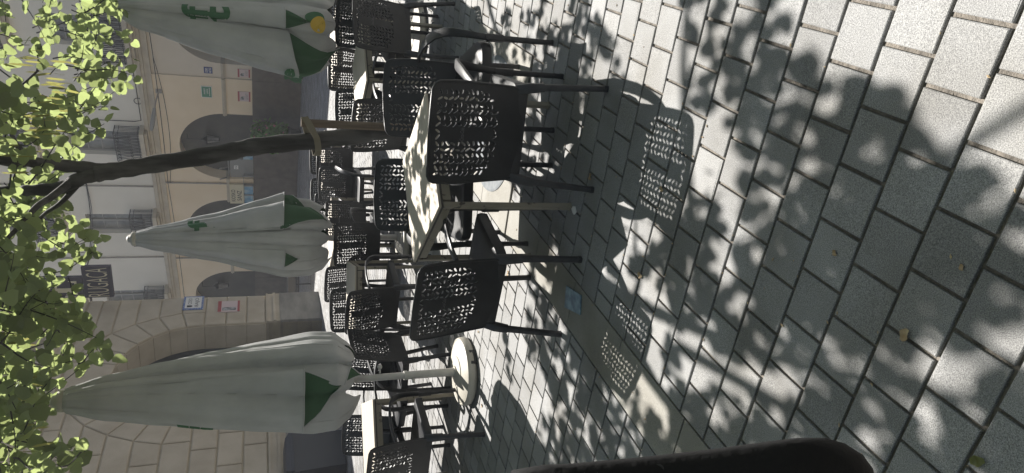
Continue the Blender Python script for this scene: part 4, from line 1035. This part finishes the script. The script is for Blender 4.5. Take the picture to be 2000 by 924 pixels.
tl_ = thing('tree', 'tree whose leafy branches hang in front of the stone gateway', 'tree', (-3.6, 6.2, 0))
mb = MB(); limb(mb, [(0, 0, -0.02), (0.03, 0, 1.2), (0.1, -0.05, 2.6), (0.5, -0.3, 3.6), (1.0, -0.5, 4.6)], 0.09, 0.03); limb(mb, [(0.1, -0.05, 2.6), (0.8, -0.2, 3.3), (1.7, -0.4, 3.5), (2.4, -0.7, 3.6)], 0.045, 0.012); mb.build('trunk', M['bark'], tl_, smooth=True)
trr = thing('tree', 'tree whose leafy branches hang beside the tip of the yellow emblem umbrella', 'tree', (4.3, 8.2, 0))
mb = MB(); limb(mb, [(0, 0, -0.02), (0.03, 0, 1.2), (-0.1, -0.05, 2.6), (-0.5, -0.3, 3.6), (-1.0, -0.5, 4.6)], 0.09, 0.03); limb(mb, [(-0.1, -0.05, 2.6), (-0.8, -0.2, 3.3), (-1.7, -0.4, 3.7), (-2.4, -0.9, 3.9)], 0.045, 0.012); mb.build('trunk', M['bark'], trr, smooth=True)
LV = {k: MB() for k in 'lmr'}; TWG = {k: MB() for k in 'lmr'}; POD = {k: MB() for k in 'lmr'}
OWN = {'l': tl_, 'm': tree, 'r': trr}
def which(x): return 'l' if x < -0.85 else ('r' if x > 1.75 else 'm')
def spray(end, dirn, n, size, owner=None, lo=0.7, hi=1.2):
    """a twig ending at `end`, running along dirn, with alternate round leaves"""
    k = owner or which(end.x); O = Vector(OWN[k].location)
    d = dirn.normalized(); step = size*0.62; ln = step*n
    side = d.cross(Vector((0, 0, 1)));
    if side.length < 0.1: side = Vector((1, 0, 0))
    side.normalize()
    pts = []
    for i in range(n+1):
        u = i/n; pts.append(end - d*ln*(1-u) + Vector((0, 0, 0.10*ln*(1-u)**2)) + side*0.03*math.sin(u*5+end.x*7))
    TWG[k].tube([p-O for p in pts], [0.0045*(1-i/(n+1))+0.0012 for i in range(n+1)], 4, cap=False)
    for i in range(1, n+1):
        p = pts[i]; sg = 1 if i % 2 else -1
        out = (side*sg*0.8 + d*0.5 + Vector((rnd.gauss(0, .3), rnd.gauss(0, .3), rnd.gauss(-0.25, .3)))).normalized()
        nrm = Vector((0.18, 0.55, 0.62)) + Vector((rnd.gauss(0, .42), rnd.gauss(0, .42), rnd.gauss(0, .42)))
        s = size*rnd.uniform(lo, hi)
        leaf_poly(LV[k], p + out*s*0.3 - O, nrm, out, s, s*1.02, cup=rnd.uniform(0.0, 0.35))
# outline of the hanging foliage in the photograph: picture y -> lowest leaf (picture x)
SIL = [(-40, 270), (20, 265), (75, 268), (110, 262), (150, 270), (165, 262), (190, 185), (220, 225), (250, 212), (280, 175), (310, 165), (335, 110), (370, 120), (400, 128), (420, 145), (450, 165), (470, 200), (500, 198), (512, 110), (530, 90), (560, 105), (580, 150), (600, 160), (640, 185), (660, 205), (690, 232), (705, 150), (735, 120), (775, 118), (800, 75), (830, 90), (870, 150), (895, 150), (924, 130), (970, 130)]
def sil(y):
    for (a, va), (b, vb) in zip(SIL[:-1], SIL[1:]):
        if a <= y <= b: return va+(vb-va)*(y-a)/(b-a)
    return 130
def keeps_sun(e):
    for up in (0.0, 0.74):
        g_ = e - SUND*((e.z-up)/SUND.z); p_ = project(g_)
        if up == 0 and p_ and ((1210 < p_[0] < 1400 and 200 < p_[1] < 455) or (1165 < p_[0] < 1270 and 545 < p_[1] < 770)): return False
    return True
# (1) sprays that make the visible hanging outline
for y, v in SIL:
    for k in range(2):
        Y = (rnd.uniform(4.3, 6.2) if not 300 < y < 425 else rnd.uniform(5.7, 6.6)) if y > 110 else rnd.uniform(6.0, 7.5)
        sz = rnd.uniform(0.068, 0.092)
        e = atY(v - rnd.uniform(6, 14) - k*22, y + rnd.uniform(-8, 8), Y)
        for _ in range(8):
            if keeps_sun(e): break
            Y = rnd.uniform(4.3, 7.0); e = atY(v - rnd.uniform(6, 14) - k*22, y + rnd.uniform(-8, 8), Y)
        spray(e, Vector((rnd.gauss(0, .35), rnd.gauss(-0.2, .3), -0.8)), rnd.randint(6, 9), sz)
def shade(x, y):
    """how much of this bit of paving (picture position) lies in leaf shade"""
    if x > 1470 + 1.0*max(y, 0) + 55*math.sin(y*0.035): return 0.0
    if 1225 < x < 1420 and 195 < y < 455: return 0.0
    if 1165 < x < 1275 and 540 < y < 775: return 0.0
    if x < 1100 and y < 90: return 0.08
    if x < 1075 and y < 340: return 0.16
    if x < 1050 and y < 640: return 0.12
    if x < 1000 and y >= 640: return 0.03
    if x < 1100 and y >= 640: return 0.5
    if x < 1240: return 0.38 if 230 < y < 560 else 0.75
    if x > 1600 and y > 600: return 0.24
    if x > 1600 and y > 380: return 0.40
    if x > 1350 and y > 420: return 0.78
    return 0.85
def wanted(e):
    p_ = project(e - SUND*(e.z/SUND.z))
    if p_ is None or p_[0] < 840: return 0.35
    return shade(min(max(p_[0], 0), 2300), min(max(p_[1], -200), 1100))
# (2) fill of the crown seen at the top of the upright view
cnt = 0; tries = 0
while cnt < 330 and tries < 9000:
    tries += 1
    y = rnd.uniform(-60, 980); top = sil(y)-30
    v = rnd.uniform(-120, top)
    if 300 < y < 400 and rnd.random() < 0.45: continue
    if 420 < y < 520 and v > 60 and rnd.random() < 0.6: continue
    Y = rnd.uniform(3.9, 7.0) if y > 110 else rnd.uniform(5.5, 8.0)
    e = atY(v, y, Y)
    if 285 < y < 425 and Y < 5.7: continue
    if not keeps_sun(e) or rnd.random() > 0.12 + 0.88*wanted(e): continue
    spray(e, Vector((rnd.gauss(0, .6), rnd.gauss(-0.2, .5), rnd.gauss(-0.35, .35))), rnd.randint(5, 9), rnd.uniform(0.06, 0.09)); cnt += 1
# (3) crown above the frame that throws the dappled shade on the near paving
cnt = 0; tries = 0
while cnt < 200 and tries < 60000:
    tries += 1
    gx, gy = rnd.uniform(-2.6, 2.6), rnd.uniform(0.2, 4.3)
    pr = project((gx, gy, 0))
    if pr is None: continue
    pxx, pyy = pr
    if not (850 < pxx < 2500 and -500 < pyy < 1400): continue
    if rnd.random() > shade(min(max(pxx, 0), 2300), min(max(pyy, -200), 1100)): continue
    if gy > 1.55 and rnd.random() > 0.25*max(0, 2.6-gy): continue
    z = rnd.uniform(3.0, 4.4)
    d = Vector((rnd.gauss(0, .7), rnd.gauss(0, .7), rnd.gauss(-0.2, .3))).normalized(); n_ = rnd.randint(4, 6); sz = rnd.uniform(0.07, 0.095)
    e = Vector((gx, gy, 0)) + SUND*(z/SUND.z) + d*(n_*sz*0.31)
    q = project(e)
    if q and q[0] > -25 and -40 < q[1] < 964:
        continue
    spray(e, d, n_, sz, 'm' if abs(e.x-0.5) < 1.8 else None); cnt += 1
# (4) unseen sprays added above, behind and beside the camera to block sky light
for k in range(2300):
    if k < 1000: e = Vector((rnd.uniform(-6.5, 6.5), rnd.uniform(-7.5, 2.0), rnd.uniform(3.4, 6.0)))
    else:
        sx_ = 1 if k % 2 else -1
        e = Vector((sx_*rnd.uniform(3.3, 7.0) + 0.4, rnd.uniform(-6, 6.5), rnd.uniform(2.4, 6.2)))
    q = project(e)
    if q and q[0] > -90 and -80 < q[1] < 1004: continue
    kk = 'l' if e.x < -1.5 else ('r' if e.x > 1.8 else 'm')
    spray(e, Vector((rnd.gauss(0, .7), rnd.gauss(0, .7), rnd.gauss(-0.2, .3))), rnd.randint(7, 9), rnd.uniform(0.12, 0.15), kk)
# pods
for (x, y, n) in ((140, 170, 26), (110, 250, 30), (95, 215, 22), (60, 130, 14), (50, 640, 12), (60, 690, 14), (60, 760, 16), (80, 860, 14), (70, 560, 10), (45, 330, 8)):
    for k in range(n):
        Y = rnd.uniform(4.4, 6.2); p = atY(x-rnd.uniform(0, 70), y+rnd.gauss(0, 28), Y)
        kk = which(p.x); O = Vector(OWN[kk].location)
        l = rnd.uniform(0.07, 0.12); a = rnd.uniform(0, 3.14); wv = Vector((math.cos(a), math.sin(a), 0))*0.007
        dv = Vector((rnd.gauss(0, .12), rnd.gauss(0, .12), -1)).normalized()*l
        q = [p-O, p-O+wv+dv*0.25, p-O+wv*0.9+dv*0.75, p-O+dv, p-O-wv*0.9+dv*0.75, p-O-wv+dv*0.25]
        POD[kk].add(q, [(0, 1, 2, 3, 4, 5)])
for k in 'lmr':
    cr = LV[k]; cr.mi = [0]*len(cr.f)
    cr.add(TWG[k].v, TWG[k].f, 1); cr.add(POD[k].v, POD[k].f, 2)
    cr.build('crown', [M['leaf'], M['bark'], M['pod']], OWN[k])
# stake and strap
sp = atY(588, 240, 5.05)
st = thing('wooden_stake', 'squared brown wooden stake standing beside the leaning tree trunk', 'stake', (sp.x, 5.05, 0))
mb = MB(); mb.tube([(0.0, 0, -0.01), (0.0, 0, 0.6), (0.0, 0, sp.z)], 0.029, 12); mb.build('post', M['stake'], st, smooth=True, auto=R(40))
mb = MB()
tA = atY(600, 246, 5.05); tC = atY(617, 281, 5.2)
pts = [(tA.x+0.05, 4.99, tA.z+0.02), (tA.x, 4.985, tA.z-0.01), ((tA.x+tC.x)/2, 5.03, (tA.z+tC.z)/2-0.01), (tC.x+0.02, 5.105, tC.z), (tC.x-0.06, 5.12, tC.z-0.01), (tC.x-0.085, 5.2, tC.z), (tC.x, 5.29, tC.z+0.01), ((tA.x+tC.x)/2, 5.2, (tA.z+tC.z)/2+0.015), (tA.x+0.01, 5.10, tA.z+0.01), (tA.x+0.05, 5.06, tA.z+0.02), (tA.x+0.05, 4.99, tA.z+0.02)]
mb.tube(spl(pts, 4), 0, sect=(0.045, 0.006), up=(0, 0, 1)); tag(mb.build('tie_strap', M['strap'], None, smooth=False), 'worn flat strap tying the tree trunk to the wooden stake', 'strap')
# wire across the upper facade
mb = MB(); a = Vector(fw(4.6, 8.4, 0.06)); b = Vector(fw(10.6, 9.2, 0.4))
mb.tube([a*(1-i/12)+b*(i/12)+Vector((0, 0, -0.25*4*(i/12)*(1-i/12))) for i in range(13)], 0.022, 5); mb.tube([a*(1-i/12)+b*(i/12)+Vector((0.05*math.sin(i*2), 0, -0.32*4*(i/12)*(1-i/12))) for i in range(13)], 0.014, 5)
tag(mb.build('overhead_cable', M['cable']), 'twisted cable slung across the pale upper facade', 'cable')

# ------------------------------------------------------------------ bag at the photographer's side
t = thing('shoulder_bag', 'black bag with a small eyelet, close to the viewer, cut by the picture edge', 'bag', tuple(atY(1400, 960, 0.55)))
T = Vector(t.location)
def bp(x, y, k):                                      # point on the bag: picture place at depth k along the view
    return Vector((0, 0, H)) + ray(x, y)*k - T
mb = MB()
edge = [(1000, 918), (1060, 908), (1120, 905), (1250, 893), (1400, 876), (1500, 862), (1560, 855), (1610, 855), (1650, 866), (1685, 888), (1705, 915), (1715, 950), (1715, 1010), (1690, 1060), (1600, 1090), (1300, 1100), (1050, 1090), (985, 1040), (980, 960)]
cxm, cym = 1350, 985
rings = []
for k, sc in ((0.60, 0.86), (0.585, 0.97), (0.57, 1.0), (0.53, 1.0), (0.515, 0.975), (0.505, 0.90), (0.50, 0.6)):
    rings.append([bp(cxm+(x-cxm)*sc*(0.57/k)**-0.0, cym+(y-cym)*(1-(1-sc)*0.9), k) for x, y in edge])
mb.loft(rings); fixn(mb.build('bag_body', M['bag'], t, smooth=True))
mb = MB()
pts = [bp(x, y, 0.507) for x, y in ((1130, 935), (1250, 918), (1400, 908), (1550, 896), (1640, 892))]
mb.tube(spl(pts, 5), 0.0016, 5); mb.build('seam', M['bag'], t, smooth=True)
mb = MB(); e = bp(1286, 918, 0.503); n_ = -ray(1286, 918).normalized(); u_ = n_.orthogonal().normalized(); v_ = n_.cross(u_)
mb.tube([e + (u_*math.cos(a)+v_*math.sin(a))*0.0035 for a in [i*math.pi/8 for i in range(17)]], 0.0012, 6); mb.build('eyelet', M['metal'], t, smooth=True)
mb = MB(); mb.tube(spl([bp(1010, 985, 0.55), bp(800, 1010, 0.5), bp(400, 1060, 0.42), bp(0, 1150, 0.38)], 5), 0, sect=(0.03, 0.005), up=(0, 1, 0)); mb.build('shoulder_strap', M['bag'], t)

# ------------------------------------------------------------------ litter
def litter(x, y, s, rot, lab, mat='dry', kind='leaf', nm='fallen_leaf'):
    p = atz(x, y, 0); t_ = MB(); s *= 0.72
    vs = []
    for i in range(7):
        for j in range(5):
            a = (i/6-0.5)*s; wdt = s*0.38*math.sin(math.pi*(0.12+0.76*i/6)); b = (j/4-0.5)*2*wdt
            z = 0.006 + 0.35*b*b/s*3 + 0.12*s*math.sin(i*1.1)
            vs.append((a*math.cos(rot)-b*math.sin(rot), a*math.sin(rot)+b*math.cos(rot), z))
    fs = [(i*5+j, i*5+j+1, i*5+j+6, i*5+j+5) for i in range(6) for j in range(4)]
    zmin = min(v[2] for v in vs); vs = [(v[0], v[1], v[2]-zmin+0.001) for v in vs]
    t_.add(vs + [(v[0], v[1], v[2]+0.0008) for v in vs], fs + [tuple(35+k for k in reversed(f)) for f in fs])
    o = t_.build(nm, M[mat], smooth=True); o.location = (p.x, p.y, 0); tag(o, lab, kind, 'dry leaves on the paving' if nm == 'fallen_leaf' else None)
litter(994, 534, 0.055, 0.4, 'curled orange dry leaf under the armchair near the blue-grey plate')
litter(1252, 537, 0.05, 1.2, 'pale curled dry leaf in a sun patch in front of the blue-grey plate')
litter(935, 648, 0.035, 2.0, 'tiny brown leaf between the round cream umbrella base and a chair leg')
litter(942, 792, 0.04, 0.9, 'tiny brown leaf beside the round cream umbrella base, near the picture edge side')
litter(1880, 522, 0.022, 0.2, 'tiny orange fragment on a sunlit near paver')
litter(1632, 494, 0.028, 0.7, 'olive brown leaf in the dappled near shade')
litter(1770, 654, 0.05, 2.6, 'long brown seed pod lying in a paving joint')
litter(1912, 900, 0.05, 1.9, 'yellow green pod in a paving joint at the picture corner', 'pod')
litter(1294, 369, 0.04, 1.0, 'brown leaf lying inside the perforated chair shadow')
litter(1155, 345, 0.05, 0.3, 'brown leaf beside a rear foot of the nearest armchair')
p = atz(1117, 410, 0)
mb = MB(); mb.box((0, 0, 0.006), (0.035, 0.028, 0.008), Matrix.Rotation(0.5, 3, 'Z')); mb.box((0.004, 0.003, 0.0125), (0.032, 0.026, 0.003), Matrix.Rotation(0.6, 3, 'Z'))
o = mb.build('folded_paper', M['paper']); o.location = (p.x-0.005, p.y-0.045, 0); tag(o, 'small folded white paper against the foot of the nearest table leg', 'paper')


db = MB()
for k in range(420):                                                # crumbs, bits of leaf and grit gathered along the joints
    nr = rnd.randint(-2, 30); nn_ = 1.163 + nr*tw + rnd.gauss(0, 0.006); mm_ = rnd.uniform(-3.2, 1.2)
    if rnd.random() < 0.35: nn_ = rnd.uniform(0.8, 6)
    x_, y_, _ = gp(mm_, nn_); sz_ = rnd.uniform(0.002, 0.0065); a_ = rnd.uniform(0, 6.28)
    u_ = Vector((math.cos(a_), math.sin(a_), 0)); v_ = Vector((-u_.y, u_.x, 0)); c_ = Vector((x_, y_, 0.0025))
    db.add([c_-u_*sz_*1.6, c_-v_*sz_*0.6, c_+u_*sz_*1.4, c_+v_*sz_*0.7, c_+Vector((0, 0, sz_*0.6))], [(0, 1, 4), (1, 2, 4), (2, 3, 4), (3, 0, 4)])
o = db.build('paving_debris', M['dry']); o['kind'] = 'stuff'

# ------------------------------------------------------------------ thin volume added to lift far tones in place of lens glare
hz = MB(); hz.box((0, 10, 6.5), (64, 76, 16.0))
vm = bpy.data.materials.new('air'); vm.use_nodes = True; vt = vm.node_tree; vt.nodes.remove(vt.nodes['Principled BSDF'])
vp = vt.nodes.new('ShaderNodeVolumePrincipled'); vp.inputs['Density'].default_value = 0.0015; vp.inputs['Color'].default_value = (0.94, 0.96, 1.0, 1); vp.inputs['Anisotropy'].default_value = 0.2
vt.links.new(vp.outputs[0], vt.nodes['Material Output'].inputs['Volume'])
ho = hz.build('added_haze', vm); ho['kind'] = 'stuff'
